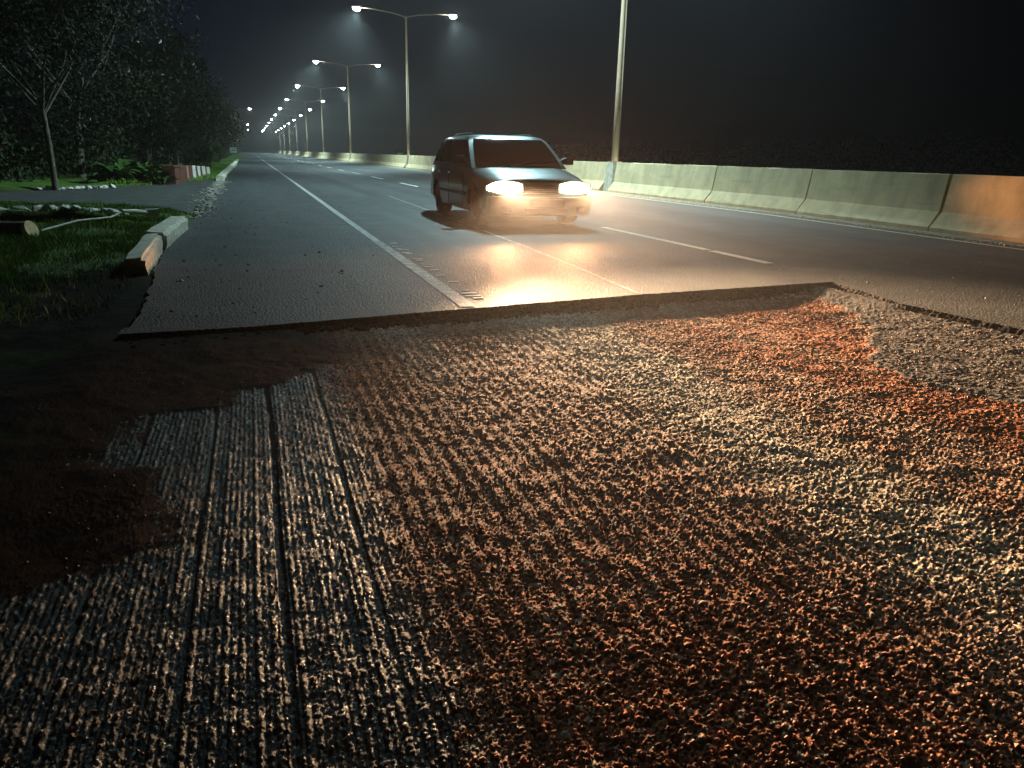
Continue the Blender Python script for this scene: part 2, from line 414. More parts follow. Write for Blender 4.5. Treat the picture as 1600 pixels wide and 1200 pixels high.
# ------------------------------------------------------------------ the milled bed in the foreground
def strip_left(y):
    return np.interp(y, [1.2, 2.02, 2.10, 2.17, 2.23, 2.75, 2.82, 2.9, 3.0, 3.46, 3.52, 3.76, 3.80, 4.15, 4.2],
                        [-.85, -.73, -.56, -.50, -.43, -.47, -.50, -.74, -.76, -.62, -.36, -.27, -.12, -.02, .02])
def milled_bed():
    th = np.concatenate([np.arange(-150, -34, 1.5), np.arange(-34, 72, .083), np.arange(72, 151, 1.5)])
    dep = np.radians(np.arange(66, 22.0, -.085)); r1 = 1.13 / np.tan(dep)
    r2 = np.concatenate([np.arange(r1[-1] + .011, 6.3, .0122), np.arange(6.3, 7.9, .03)])
    r = np.concatenate([[.02, .15, .3, .4], r1, r2])
    T, R = np.meshgrid(np.radians(th), r, indexing='ij')
    x = (R * np.sin(T)).astype(np.float32).ravel(); y = (R * np.cos(T)).astype(np.float32).ravel()
    nT, nR = len(th), len(r)
    s1, id1 = stones(x, y, .0105, 5)
    s2, id2 = stones(x + 7, y + 3, .019, 55)
    s3, id3 = stones(x + 1.3, y + 9, .0068, 91)
    rough = fbm(x * 9, y * 9, 2, 4) - .5
    wave = fbm(x * 1.1, y * .6, 77, 3) - .5
    clump = fbm(x * 3.2, y * 1.6, 44, 3)
    stoneH = .0062 * s1 + .0068 * s2 * sstep(.40, .60, clump) + .0032 * s3 + .011 * rough + .014 * wave
    # longitudinal scoring over everything, faint on the right
    xr = x + .006 * (vnoise(y * 1.5, x * 0 + 3, 6) - .5)
    score = np.abs(((xr / .062) % 1) - .5) * 2
    stoneH = stoneH + .004 * score * sstep(.45, .6, fbm(x * 1.4, y * .5, 15, 2))
    # grooved strip on the left
    k = np.floor(xr / .0190); ph = xr / .0190 - k
    rid = np.clip(np.sin(np.pi * ph), 0, 1) ** .55
    rid = rid * (.35 + .65 * _hash(k, k * 0, 8))
    brk = vnoise(k * 3.7, y / .032 + k * 5.1, 19)
    brk2 = fbm(x * 2.5, y * 2.5, 23, 3)
    rid = rid * (.45 + .75 * sstep(.25, .6, brk))
    grooveH = .0060 * rid + .0042 * s1 + .003 * s3 + .003 * s2 + .010 * rough + .012 * wave
    for gx, gw, gd in ((.0, .010, .011), (.24, .008, .009), (-.235, .006, .006), (-.50, .006, .006), (.40, .006, .005)):
        grooveH = grooveH - gd * (.35 + .65 * sstep(1.3, 2.3, y)) * (1 - sstep(gw * .6, gw * 1.5, np.abs(x - gx + .012 * (vnoise(y * 2.2, y * 0, 4) - .5))))
    ws = (1 - sstep(.14, .46, x + .22 * (clump - .5) + .10 * (brk2 - .5)))
    sl = strip_left(np.clip(y, 1.2, 4.2))
    edge = x - sl + .05 * (fbm(x * 14, y * 14, 29, 3) - .5)
    strip_in = sstep(-.012, .02, edge) * (1 - sstep(4.12, 4.22, y + .06 * (brk2 - .5) + .1 * np.clip(x - .1, 0, 1)))
    # soil to the left of the strip and under the cut face
    dirtH = -.009 + .018 * (1 - sstep(-.05, .42, edge)) + .017 * (fbm(x * 6, y * 4, 37, 5) - .5) + .012 * sstep(3.7, 4.2, y)
    soilH = dirtH + .010 * rough + .006 * s2 * sstep(.66, .78, clump) + .0025 * s3
    is_soil = (1 - strip_in) * (1 - sstep(.15, .75, x - .25 * (4.3 - np.clip(y, 0, 4.3)) * 0 + .35 * (clump - .5)))
    is_groove = strip_in * ws
    is_stone = np.clip(1 - is_soil - is_groove, 0, 1)
    z = PIT + is_stone * stoneH + is_groove * grooveH + is_soil * soilH
    # dirt lying over the grooves, thinning out from the strip's edge
    dirt = PIT + soilH
    cover = np.clip((dirt - z) / .003, 0, 1) * strip_in * ws
    z = np.maximum(z, np.where(strip_in * ws > .3, dirt, -9))
    is_soil = np.clip(is_soil + cover, 0, 1); is_groove = is_groove * (1 - cover); is_stone = np.clip(1 - is_soil - is_groove, 0, 1)
    # transverse comb near the cut face
    cy = np.interp(x, cutx, cuty)
    comb = (np.abs(((y - .115 * x) / .043) % 1 - .5) * 2)
    cm = np.exp(-((x - 1.55) / .55) ** 2) * np.exp(-((cy - y - .55) / .33) ** 2) + np.exp(-((x - 4.2) / .4) ** 2) * np.exp(-((cy - y - .9) / .3) ** 2) * .7
    z = z + .010 * comb * cm * is_stone
    # remaining grey layer on the right, a ledge higher
    lx = np.interp(y, [-3, 1.6, 2.1, 2.5, 2.82, 3.28, 3.63, 4.0, 4.5, 5.0, 5.7], [4.1, 3.9, 3.75, 3.6, 3.37, 3.42, 3.66, 4.02, 4.35, 4.55, 4.75])
    le = x - lx + .55 * (fbm(x * 1.6, y * 3.2, 61, 4) - .5) + .10 * (fbm(x * 10, y * 10, 62, 3) - .5)
    ledge = sstep(-.02, .05, le)
    grain, gid = stones(x, y, .020, 140)
    ledgeH = -.069 + .006 * grain + .009 * rough
    z = z + (ledgeH - z) * ledge
    # ramp up to the uncut lane at the far right corner
    ramp = sstep(4.55, 5.15, x) * sstep(4.4, 4.65, y)
    z = z + (np.minimum(-.012, -.05 + .045 * sstep(4.4, 5.05, x)) + .007 * comb - z) * ramp * .85
    z = z + .030 * sstep(4.0, 4.95, x) * (1 - ramp) + .028 * (1 - sstep(.0, 1.6, x)) * sstep(4.1, 4.75, y)
    # left verge
    vg = sstep(-.80, -1.25, x) if False else (1 - sstep(-1.25, -.80, x + .12 * (clump - .5)))
    vg = np.maximum(vg, sstep(4.6, 5.3, y) * (x < -.70))
    vz = verge_height(x, y) + .016 * rough + .006 * s2 * sstep(.5, .7, clump)
    z = z + (vz - z) * vg
    # stay below the slab
    over = (y > cy - .03) & (x > -.74) | (x > 5.0)
    z = np.where(over, np.minimum(z, -.095), z)
    # ---- colours
    n1 = fbm(x * 1.1, y * .22, 101, 4); n2 = fbm(x * 6, y * 4, 120, 4); n3 = fbm(x * 2.2, y * .5, 131, 3)
    one = np.ones_like(x)
    def C(r_, g_, b_): return np.stack([one * r_, one * g_, one * b_], 1)
    redc = C(.46, .172, .085); dark = C(.24, .088, .047); grey = C(.78, .62, .47)
    band = np.exp(-((x - 2.02 + .1 * (y - 2.5) * 0 + .22 * (n2 - .5)) / .40) ** 2)
    greym = np.clip(band * 1.1 + .35 * sstep(.6, .75, n3) * sstep(.2, 1.0, x), 0, 1)
    redm = sstep(.40, .62, n1 * .6 + n2 * .4 + .12 * sstep(1.2, 3.2, x))
    col = dark + (redc - dark) * (.30 + .70 * redm)[:, None]
    col = col + (grey - col) * (greym * .95)[:, None]
    var = (.25 + 1.35 * id1 ** 1.4) * (.8 + .4 * s1)
    col = col * var[:, None]
    pale = (id2 > .86) & (s2 > .3)
    col = np.where(pale[:, None], C(.42, .36, .28), col)
    gcol = C(.016, .017, .018) * (.6 + .9 * id1)[:, None] + C(.10, .05, .028) * (.35 * sstep(.55, .75, n2))[:, None]
    gcol = np.where((id3 > .93)[:, None], C(.30, .29, .26), gcol)
    scol = C(.022, .010, .007) * (.5 + 1.0 * n2)[:, None]
    col = col * is_stone[:, None] + gcol * is_groove[:, None] + scol * is_soil[:, None]
    lcol = C(.135, .125, .115) * (.5 + 1.0 * gid)[:, None]
    col = col + (lcol - col) * (np.maximum(ledge, ramp * .8))[:, None]
    vcol = C(.010, .010, .007) * (.5 + 1.2 * n2)[:, None] + C(.020, .032, .006) * sstep(.5, .7, fbm(x * 1.5, y * 1.5, 3, 3))[:, None]
    col = col + (vcol - col) * vg[:, None]
    ro = .74 * is_stone + np.where(id3 > .80, .30, .62) * is_groove + .9 * is_soil
    ro = ro + (.9 - ro) * vg
    rgba = np.concatenate([np.clip(col, .004, .8), ro[:, None]], 1)
    i = np.arange((nT - 1) * nR).reshape(nT - 1, nR)[:, :-1].ravel()
    q = np.stack([i, i + 1, i + nR + 1, i + nR], 1)
    o = fast_mesh("milled_ground", np.stack([x, y, z], 1), q, MAT["milled"])
    set_tint(o, rgba)
    return tag(o, "milled road bed of broken red brown and grey aggregate in the foreground", kind='structure')
bed = milled_bed()

# ------------------------------------------------------------------ verge, far ground
def verge():
    xs = np.concatenate([np.arange(-34, -10, .8), np.arange(-10, -.79, .075)])
    ys = np.concatenate([np.arange(-30, 3, 1.5), np.arange(3, 34, .085), np.arange(34, 160, 1.5)])
    X, Y = np.meshgrid(xs, ys, indexing='ij'); x = X.ravel(); y = Y.ravel()
    z = verge_height(x, y) + .02 * (fbm(x * 5, y * 5, 71, 3) - .5)
    rr = np.hypot(x, y)
    z = z - .3 * (1 - sstep(7.2, 7.6, rr))
    nX, nY = len(xs), len(ys)
    i = np.arange((nX - 1) * nY).reshape(nX - 1, nY)[:, :-1].ravel()
    q = np.stack([i, i + nY, i + nY + 1, i + 1], 1)
    o = fast_mesh("verge", np.stack([x, y, z], 1), q, MAT["verge"])
    n2 = fbm(x * 4, y * 4, 120, 4); n4 = fbm(x * .7, y * .7, 140, 3)
    one = np.ones_like(x)
    def C(r_, g_, b_): return np.stack([one * r_, one * g_, one * b_], 1)
    soil = C(.034, .024, .016) * (.5 + n2)[:, None]
    gr = C(.06, .115, .016) * (.5 + n2)[:, None]
    gm = sstep(6.5, 8.5, y + .5 * (n4 - .5)) * (1 - drive_mask(x, y))
    e = ((x + 3.15) / 1.20) ** 2 + ((y - 12.0) / .92) ** 2
    gm = gm * sstep(.85, 1.2, e)
    col = soil + (gr - soil) * gm[:, None]
    set_tint(o, np.concatenate([col, one[:, None]], 1))
    tag(o, kind='structure')
    return o
verge_o = verge()

g = MB()
g.quad((-900, -60, -.45), (900, -60, -.45), (900, 900, -.45), (-900, 900, -.45))
tag(g.build("ground", MAT["earth"]), kind='structure')
g = MB()   # land on the left beyond the verge and along the road's left edge
g.quad((-900, 158, -.02), (-.9, 158, -.02), (-.9, 890, -.02), (-900, 890, -.02))
g.quad((-900, -50, -.08), (-33.5, -50, -.08), (-33.5, 158, -.08), (-900, 158, -.08))
tag(g.build("terrain", MAT["earth"]), kind='structure')

# ------------------------------------------------------------------ carriageway
def edge_x(y): return 9.95 + .45 * float(sstep(6.5, 15.0, np.array(float(y))))
def bar_x(y): return edge_x(y) + .72
def resample(poly, step):
    out = []
    for a, b in zip(poly[:-1], poly[1:]):
        n = max(1, int(math.dist(a, b) / step))
        for i in range(n): out.append((a[0] + (b[0] - a[0]) * i / n, a[1] + (b[1] - a[1]) * i / n))
    out.append(poly[-1]); return out
rnd = random.Random(3)
cut_pts = [(x, y + rnd.gauss(0, .005) + .004 * math.sin(x * 7.1) * rnd.random()) for x, y in resample(CUT, .018)]
side_pts = [(x + rnd.gauss(0, .005), y) for x, y in resample(SIDE, .02)]
cut_pts[-1] = side_pts[0] = (5.17, 5.62)
r = MB()
for a, b in zip(cut_pts[:-1], cut_pts[1:]):
    r.quad((*a, 0), (*b, 0), (b[0], 6.2, 0), (a[0], 6.2, 0))
lx0 = -.92
r.quad((cut_pts[0][0], 6.2, 0), (cut_pts[-1][0], 6.2, 0), (cut_pts[-1][0], 890, 0), (cut_pts[0][0], 890, 0))
for a, b in zip(side_pts[:-1], side_pts[1:]):
    r.quad((*b, 0), (5.6, b[1], 0), (5.6, a[1], 0), (*a, 0))
r.quad((5.17, 5.62, 0), (5.6, 5.62, 0), (5.6, 890, 0), (5.17, 890, 0))
r.quad((5.6, -9, 0), (12.6, -9, 0), (12.6, 890, 0), (5.6, 890, 0))
# crumbled left edge of the shoulder
ly = [4.86 + i * .12 for i in range(260)] + [40, 60, 90, 140, 300, 890]
prev = None
for y in ly:
    x = lx0 - .03 * math.sin(y * .8) - abs(rnd.gauss(0, .022)) * (1 if y < 40 else 0) + .13 * (1 - float(sstep(4.8, 9.0, np.array(y))))
    if prev is not None:
        r.quad((prev[0], prev[1], 0), (cut_pts[0][0], prev[1], 0), (cut_pts[0][0], y, 0), (x, y, 0))
        r.quad((prev[0], prev[1], 0), (x, y, 0), (x - .03, y, -.12), (prev[0] - .03, prev[1], -.12))
    prev = (x, y)
road = r.build("road", MAT["asphalt"], fix=False)
bm = bmesh.new(); bm.from_mesh(road.data)
for f in bm.faces:
    f.normal_update()
    if f.normal.z < -.2: f.normal_flip()
bm.to_mesh(road.data); bm.free()
tag(road, kind='structure')
# milled face of the slab: layered and torn
w = MB()
def face(pts, inward, depth, layers):
    loops = []
    for j, (off, z) in enumerate(layers):
        L = []
        for i, (x, y) in enumerate(pts):
            t = off + rnd.gauss(0, .004) * (1 if 0 < j else 0)
            L.append((x + inward[0] * t, y + inward[1] * t, z + (rnd.gauss(0, .0025) if 0 < j else 0)))
        loops.append(L)
    w.loft(loops, closed=False, caps=False)
face(cut_pts, (.12, -1), .08, [(0, 0.0), (.004, -.014), (.000, -.032), (.014, -.036), (.010, -.058), (.030, -.070), (.040, -.12)])
face(side_pts, (-1, 0), .08, [(0, 0.0), (.006, -.010), (.02, -.020), (.03, -.03), (.05, -.06), (.06, -.10)])
tag(w.build("cut_face", MAT["cut"], road, fix=True))

# other carriageway and median
m = MB(); m.quad((14.2, -40, -.02), (24, -40, -.02), (24, 890, -.02), (14.2, 890, -.02))
o = m.build("far_carriageway", MAT["asphalt"]); o.name = "road"; tag(o, kind='structure')
m = MB(); m.quad((12.55, -40, -.05), (14.25, -40, -.05), (14.25, 890, -.05), (12.55, 890, -.05))
m.quad((23.9, -50, -.06), (890, -50, -.06), (890, 890, -.06), (23.9, 890, -.06))
tag(m.build("terrain", MAT["earth"]), kind='structure')

# driveway
xs_ = [-30, -16, -12, -9, -6.8, -5.6, -4.46, -3.2, -2.2, -1.6, -1.05]
m = MB()
for a, b in zip(xs_[:-1], xs_[1:]):
    m.quad((a, float(drive_lo(a)), .004), (b, float(drive_lo(b)), .004), (b, float(drive_hi(b)), .004), (a, float(drive_hi(a)), .004))
tag(m.build("driveway", MAT["drive"]), kind='structure')

# ------------------------------------------------------------------ markings
def marking(name, pts, width, matname, label, z=.004, seg=None, group=None):
    m = MB(); rr = random.Random(len(pts) * 31 + int(width * 1000))
    for a, b in zip(pts[:-1], pts[1:]):
        n = 1
        m.quad((a[0] - width / 2, a[1], z), (a[0] + width / 2, a[1], z), (b[0] + width / 2, b[1], z), (b[0] - width / 2, b[1], z))
    o = m.build(name, MAT[matname], fix=False)
    return tag(o, label, "road marking", group)
solid = marking("shoulder_line", [(1.46, 5.2), (1.46, 9.5)], .12, "paint_worn", "worn near end of the solid white line, reaching the milled trench")
rb = MB()
for i in range(36):
    y = 5.28 + i * .115
    x0 = 1.53 + rnd.gauss(0, .008)
    if rnd.random() < .7: rb.box((x0 + .085, y + rnd.gauss(0, .01), .0035), (.05 + rnd.random() * .10, .03 + .02 * rnd.random(), .003))
tag(rb.build("raised_rib", MAT["paint"], solid), kind='stuff')
marking("shoulder_line", [(1.46, 9.5), (1.46, 60), (1.46, 600)], .10, "paint_line", "long solid white line between the shoulder and the driving lane")
ORDD = "third fourth fifth sixth seventh eighth ninth tenth eleventh twelfth thirteenth fourteenth fifteenth sixteenth".split()
dashes = [(6.82, 7.95), (8.05, 11.07), (18.3, 21.6), (25.6, 28.8), (32.8, 36.1)] + [(40 + 7.25 * i, 43.3 + 7.25 * i) for i in range(14)]
dl = ["nearest short piece of white dash beside the end of the milled trench", "long white dash right of the car's front, lit warm",
      "white lane dash hidden partly behind the car", "white lane dash just left of the car", "second white lane dash left beyond the car"]
for i, (a, b) in enumerate(dashes):
    marking("lane_dash", [(5.37, a), (5.37, b)], .12 if i else .13, "paint", dl[i] if i < 5 else ORDD[i - 5] + " small white lane dash up the road beyond the car's left side",
            group="lane dashes" if i < 5 else "far lane dashes")
marking("old_joint_line", [(3.0, 5.45), (3.1, 6.98), (3.18, 8.75), (3.26, 11.5), (3.4, 20)], .05, "paint_worn", "faint old line running under the car down the middle of its lane", z=.003)
eys = [-8, 0, 4] + [6.5 + i for i in range(10)] + [20, 30, 60, 120, 600]
marking("edge_line", [(edge_x(y) - .02, y) for y in eys], .11, "paint_yellow", "thin pale yellow edge line along the foot of the concrete barrier")
m = MB()
for a, b in zip(eys[:-1], eys[1:]):
    m.quad((edge_x(a) + .30, a, .006), (bar_x(a) + .03, a, .012), (bar_x(b) + .03, b, .012), (edge_x(b) + .30, b, .006))
tag(m.build("gutter", MAT["dust"], fix=False), kind='structure')
m = MB(); rr = random.Random(12)
for i in range(520):
    y = 5 + 30 * rr.random() ** 1.6; x = edge_x(y) + .18 + abs(rr.gauss(0, .14)); s = .008 + .016 * rr.random() ** 3
    if y < 16: x += .1 * math.sin(y * 2)
    m.box((x, y, .008 + s * .3), (s * 1.6, s * 2.4, s), Matrix.Rotation(rr.random() * 3, 3, 'Z'), taper=.6)
tag(m.build("gutter_grit", MAT["white"]), "pale grit lying along the foot of the barrier", "grit", kind='stuff')

# ------------------------------------------------------------------ concrete barrier
PROF = [(0, 0), (0, .075), (.20, .33), (.29, .93), (.295, .945), (.45, .945), (.455, .93), (.54, .33), (.74, .075), (.74, 0)]
def barrier(y0, y1, label, group=None, ends=.012, n=None):
    root = empty("concrete_barrier", (bar_x((y0 + y1) / 2), y0, 0))
    n = n or max(2, int((y1 - y0) / .5)); loops = []
    rr = random.Random(int(y0 * 77))
    for i in range(n + 1):
        y = y0 + (y1 - y0) * i / n
        yy = min(max(y, y0 + ends), y1 - ends)
        jag = (rr.gauss(0, .010) if i in (0, n) else 0)
        L = []
        for k, (px, pz) in enumerate(PROF):
            j = rr.gauss(0, .006) if i in (0, n) else rr.gauss(0, .0025)
            L.append((bar_x(y) + px - root.location.x + rr.gauss(0, .0025), yy - y0 + (j if i in (0, n) else 0), pz + rr.gauss(0, .002)))
        loops.append(L)
    m = MB(); m.loft(loops)
    o = m.build("barrier_body", MAT["concrete"], root); autosmooth(o, 12)
    return tag(root, label, "barrier", group)
POLE_Y = [23.07 + 34.9 * k for k in range(13)]
segs = [(-6.5, -1.2, None), (-1.2, 4.6, None), (4.6, 9.72, "orange lit concrete barrier segment at the right edge of the photo"),
        (9.76, 13.4, "concrete barrier segment between the wide dark joint and the fine crack at right"),
        (13.41, 17.0, "concrete barrier segment second left of the orange lit one"),
        (17.03, 22.75, "concrete barrier segment just right of the nearest lamp post"),
        (23.4, 28.9, "concrete barrier segment just left of the nearest lamp post, behind the headlight")]
ORD = "first second third fourth fifth sixth seventh eighth ninth tenth eleventh twelfth thirteenth fourteenth fifteenth sixteenth seventeenth eighteenth nineteenth twentieth".split()
y = 28.92
while y < 57.0:
    segs.append((y, y + 5.68, ORD[len(segs) - 6] + " concrete barrier segment left of the nearest lamp post, partly behind the car")); y += 5.70
segs.append((58.2, 92.2, "long concrete barrier run between the second and third lamp posts"))
segs.append((92.6, 127.5, "long concrete barrier run between the third and fourth lamp posts"))
for k in range(3, 9): segs.append((POLE_Y[k] + .3, POLE_Y[k + 1] - .3, "far concrete barrier run between the %s and %s lamp posts" % (ORD[k], ORD[k + 1])))
for y0, y1, lab in segs:
    if lab is None: continue
    grp = "barrier segments behind the car" if "partly behind the car" in lab else ("far barrier runs" if lab.startswith("far") else None)
    barrier(y0, y1, lab, grp, n=None if y1 - y0 < 10 else 24)

# ------------------------------------------------------------------ street lamps
def lamp_proto():
    P = {}
    m = MB(); m.tube([(0, 0, 0), (0, 0, 3.5), (0, 0, 7), (0, 0, 10.55)], [.115, .10, .082, .062], 12)
    o = m.build("pole", MAT["galv"], smooth=True); P["pole"] = o
    m = MB(); m.box((0, 0, .47), (.46, .62, .94), taper=.72)
    P["footing"] = m.build("footing", MAT["kerb"])
    m = MB(); m.box((0, 0, .96), (.34, .34, .03)); P["base_plate"] = m.build("base_plate", MAT["galv"])
    return P
lamp_meshes = {k: o.data for k, o in lamp_proto().items()}
for k in list(lamp_meshes):
    for o in [o for o in COL.objects if o.data == lamp_meshes[k]]: bpy.data.objects.remove(o)
def arm_mesh(s):
    m = MB()
    m.tube([(0, 0, 10.38), (s * .25, 0, 10.52), (s * .9, 0, 10.66), (s * 2.2, 0, 10.80), (s * 3.15, 0, 10.86)], [.055, .052, .046, .038, .032], 8)
    return m.build("arm", MAT["galv"], smooth=True)
def head_mesh(s):
    m = MB(); c = 3.5 * s
    m.loft([[(s * 3.05, -.06, 10.83), (s * 3.05, .06, 10.83), (s * 3.05, .05, 10.90), (s * 3.05, -.05, 10.90)],
            [(s * 3.25, -.14, 10.82), (s * 3.25, .14, 10.82), (s * 3.25, .11, 10.93), (s * 3.25, -.11, 10.93)],
            [(s * 3.75, -.14, 10.845), (s * 3.75, .14, 10.845), (s * 3.75, .10, 10.93), (s * 3.75, -.10, 10.93)],
            [(s * 3.85, -.08, 10.86), (s * 3.85, .08, 10.86), (s * 3.85, .06, 10.91), (s * 3.85, -.06, 10.91)]])
    return m.build("lamp_head", MAT["lamp_body"])
def lens_mesh(s):
    m = MB(); n = 14
    rings = []
    for rr_, z in ((.8, 10.83), (1.0, 10.78), (.9, 10.70), (.55, 10.63), (.2, 10.605)):
        rings.append([(s * 3.50 + .26 * rr_ * math.cos(2 * math.pi * k / n), .13 * rr_ * math.sin(2 * math.pi * k / n), z + .015 * s * math.cos(2 * math.pi * k / n) * .6) for k in range(n)])
    m.loft(rings)
    return m.build("lens", MAT["lamp_lens"], smooth=True)
arm_d, head_d, lens_d = {}, {}, {}
for s in (-1, 1):
    for fn, D in ((arm_mesh, arm_d), (head_mesh, head_d), (lens_mesh, lens_d)):
        o = fn(s); D[s] = o.data; bpy.data.objects.remove(o)
lamp_labels = ["nearest tall lamp post, right of the car, its lamps above the frame",
               "second lamp post, its two lit lamps at the top of the photo", "third lamp post in the row along the barrier",
               "fourth lamp post in the row along the barrier", "fifth lamp post in the row along the barrier",
               "sixth lamp post in the row along the barrier"]
def new(name, data, parent):
    o = bpy.data.objects.new(name, data); COL.objects.link(o); o.parent = parent; return o
lamp_light = bpy.data.lights.new("street_lamp_light", 'SPOT')
lamp_light.energy = LAMP_W; lamp_light.color = LAMP_COL; lamp_light.spot_size = math.radians(148); lamp_light.spot_blend = .8; lamp_light.shadow_soft_size = .14
def street_lamp(x, y, label, group, lit=True, sides=(-1, 1), rz=0.0, footing=True):
    root = empty("street_lamp", (x, y, 0), (0, 0, rz))
    new("pole", lamp_meshes["pole"], root)
    if footing: new("footing", lamp_meshes["footing"], root); new("base_plate", lamp_meshes["base_plate"], root)
    for s in sides:
        new("arm", arm_d[s], root)
        h = new("lamp_head", head_d[s], root); new("lens", lens_d[s], h)
        if lit:
            l = new("lamp_light", lamp_light, h); l.location = (s * 3.5, 0, 10.54)
            l.rotation_euler = (0, -s * .34, 0)
    return tag(root, label, "street lamp", group)
for k, y in enumerate(POLE_Y):
    street_lamp(bar_x(y) + .37, y, lamp_labels[k] if k < 6 else ORD[k] + " lamp post, small and far, in the receding row along the barrier",
                "street lamps along the barrier" if k < 6 else "far street lamps", lit=k < 9)
for x, y, wh in ((-2.4, 205, "nearest"), (-3.0, 330, "middle"), (-3.0, 420, "farthest")):
    street_lamp(x, y, wh + " of the three far single lamps left of the road", "far left lamps", lit=False, sides=(1,), footing=False)

# ------------------------------------------------------------------ the car
def build_car():
    CP = bpy.data.materials.new("car_paint"); CP.use_nodes = True
    b = CP.node_tree.nodes["Principled BSDF"]
    b.inputs["Base Color"].default_value = (.17, .25, .26, 1); b.inputs["Metallic"].default_value = .35; b.inputs["Roughness"].default_value = .34
    b.inputs["Coat Weight"].default_value = .6; b.inputs["Coat Roughness"].default_value = .08
    glass = mat("car_glass", (.012, .014, .016), .08, spec=.6)
    trim = mat("black_trim", (.02, .02, .02), .55, .2, 20)
    rubber = mat("tyre_rubber", (.018, .018, .018), .85, .2, 30)
    rim = mat("wheel_rim", (.35, .35, .36), .35, .1, 10, metallic=.8)
    chrome = mat("chrome", (.6, .6, .6), .2, metallic=1.0)
    plate = mat("plate_yellow", (.55, .52, .42), .5, .1, 10)
    lens = emit("headlight_lens", (1.0, .76, .46), 11.0)
    root = empty("car", (4.22, 10.75, 0)); root.scale = (1.05, 1.0, 1.0)
    def section(y, w, z0, z1, crown, shoulder=.90):
        hh = z1 - z0
        half = [(w * .80, z0), (w * .95, z0 + .05), (w, z0 + .22 * hh), (w * 1.012, z0 + .5 * hh), (w * 1.0, z0 + .72 * hh), (w * .965, z0 + .88 * hh),
                (w * shoulder, z0 + .965 * hh), (w * .62, z1 + crown * .55), (w * .3, z1 + crown * .9)]
        return [(x, y, z) for x, z in half] + [(0, y, z1 + crown)] + [(-x, y, z) for x, z in half[::-1]] + [(0, y, z0)]
    st = [(.20, .66, .30, .66, .01), (.22, .74, .26, .70, .015), (.30, .79, .20, .735, .02), (.55, .825, .17, .785, .03), (.85, .84, .17, .835, .03), (1.12, .845, .17, .885, .02),
          (1.4, .85, .17, .91, .01), (2.2, .855, .17, .925, .0), (3.0, .855, .17, .94, .0), (3.5, .845, .18, .955, .01), (3.95, .82, .22, .95, .01), (4.18, .77, .30, .90, .0), (4.25, .68, .40, .84, .0)]
    m = MB(); m.loft([section(*s) for s in st])
    body = m.build("body", CP, root, smooth=True)
    # wheel arches cut with booleans
    cutters = []
    for wy in (.92, 3.42):
        for s in (-1, 1):
            c = MB(); n = 28
            c.loft([[(s * xx, wy + .345 * math.cos(2 * math.pi * k / n), .31 + .345 * math.sin(2 * math.pi * k / n)) for k in range(n)] for xx in (.60, 1.1)])
            co = c.build("cutter", trim); cutters.append(co); co.parent = root
            md = body.modifiers.new("arch", 'BOOLEAN'); md.object = co; md.operation = 'DIFFERENCE'; md.solver = 'EXACT'
    bpy.context.view_layer.update()
    dg = bpy.context.evaluated_depsgraph_get()
    me = bpy.data.meshes.new_from_object(body.evaluated_get(dg))
    body.modifiers.clear(); body.data = me
    for c in cutters: bpy.data.objects.remove(c)
    autosmooth(body, 40)
    # cabin
    def cab(z, y0, y1, wx, fr):
        # rounded rectangle loop with windscreen bow
        L = []
        n = 6
        for i in range(n + 1):
            t = -1 + 2 * i / n
            L.append((wx * t, y0 + .10 * t * t * fr, z))
        for i in range(1, 7):
            t = i / 7
            L.append((wx * (1 + .03 * math.sin(math.pi * t)), y0 + .10 * fr + (y1 - .08 - y0 - .10 * fr) * t, z))
        for i in range(n + 1):
            t = 1 - 2 * i / n
            L.append((wx * t, y1 - .08 * t * t, z))
        for i in range(1, 7):
            t = 1 - i / 7
            L.append((-wx * (1 + .03 * math.sin(math.pi * t)), y0 + .10 * fr + (y1 - .08 - y0 - .10 * fr) * t, z))
        return L
    rings = [cab(.88, 1.02, 4.05, .79, 1.6), (cab(1.12, 1.38, 3.88, .735, 1.4)), cab(1.30, 1.68, 3.72, .675, 1.2), cab(1.375, 1.86, 3.62, .625, 1.0), cab(1.405, 2.02, 3.50, .54, .8), cab(1.422, 2.3, 3.3, .35, .5)]
    m = MB(); m.loft(rings)
    cabin = m.build("cabin", CP, root, smooth=True); autosmooth(cabin, 50)
    def lerp(a, b, t): return tuple(a[i] + (b[i] - a[i]) * t for i in range(3))
    def panel(name, idx, t0, t1, off, inset=.0, mat_=glass, parent=root):
        # patch on the cabin between rings 0..3, following ring points idx
        rows = []
        seq = [(0, 1), (1, 2), (2, 3)]
        allr = []
        for q in np.linspace(t0, t1, 7):
            k = min(int(q), 2); u = q - k
            allr.append([lerp(rings[k][i % len(rings[0])], rings[k + 1][i % len(rings[0])], u) for i in idx])
        m = MB(); loops = []
        for Lp in allr:
            loops.append([tuple(Vector(p) + Vector(off(p))) for p in Lp])
        m.loft(loops, closed=False, caps=False)
        return m.build(name, mat_, parent, smooth=True, fix=False)
    def shrink(idx, a, b): return idx
    # windscreen across the front bow (points 0..6), set a little inside the pillars
    m = MB(); loops = []
    for q in np.linspace(.12, 2.55, 8):
        k = min(int(q), 2); u = q - k
        row = []
        for t in np.linspace(-.90, .90, 11):
            f = (t + 1) * 3; i = min(int(f), 5); v = f - i
            A = lerp(rings[k][i], rings[k][i + 1], v); Bq = lerp(rings[k + 1][i], rings[k + 1][i + 1], v)
            p = lerp(A, Bq, u); row.append((p[0], p[1] - .008, p[2] + .006))
        loops.append(row)
    m.loft(loops, closed=False, caps=False); m.build("windscreen", glass, root, smooth=True, fix=False)
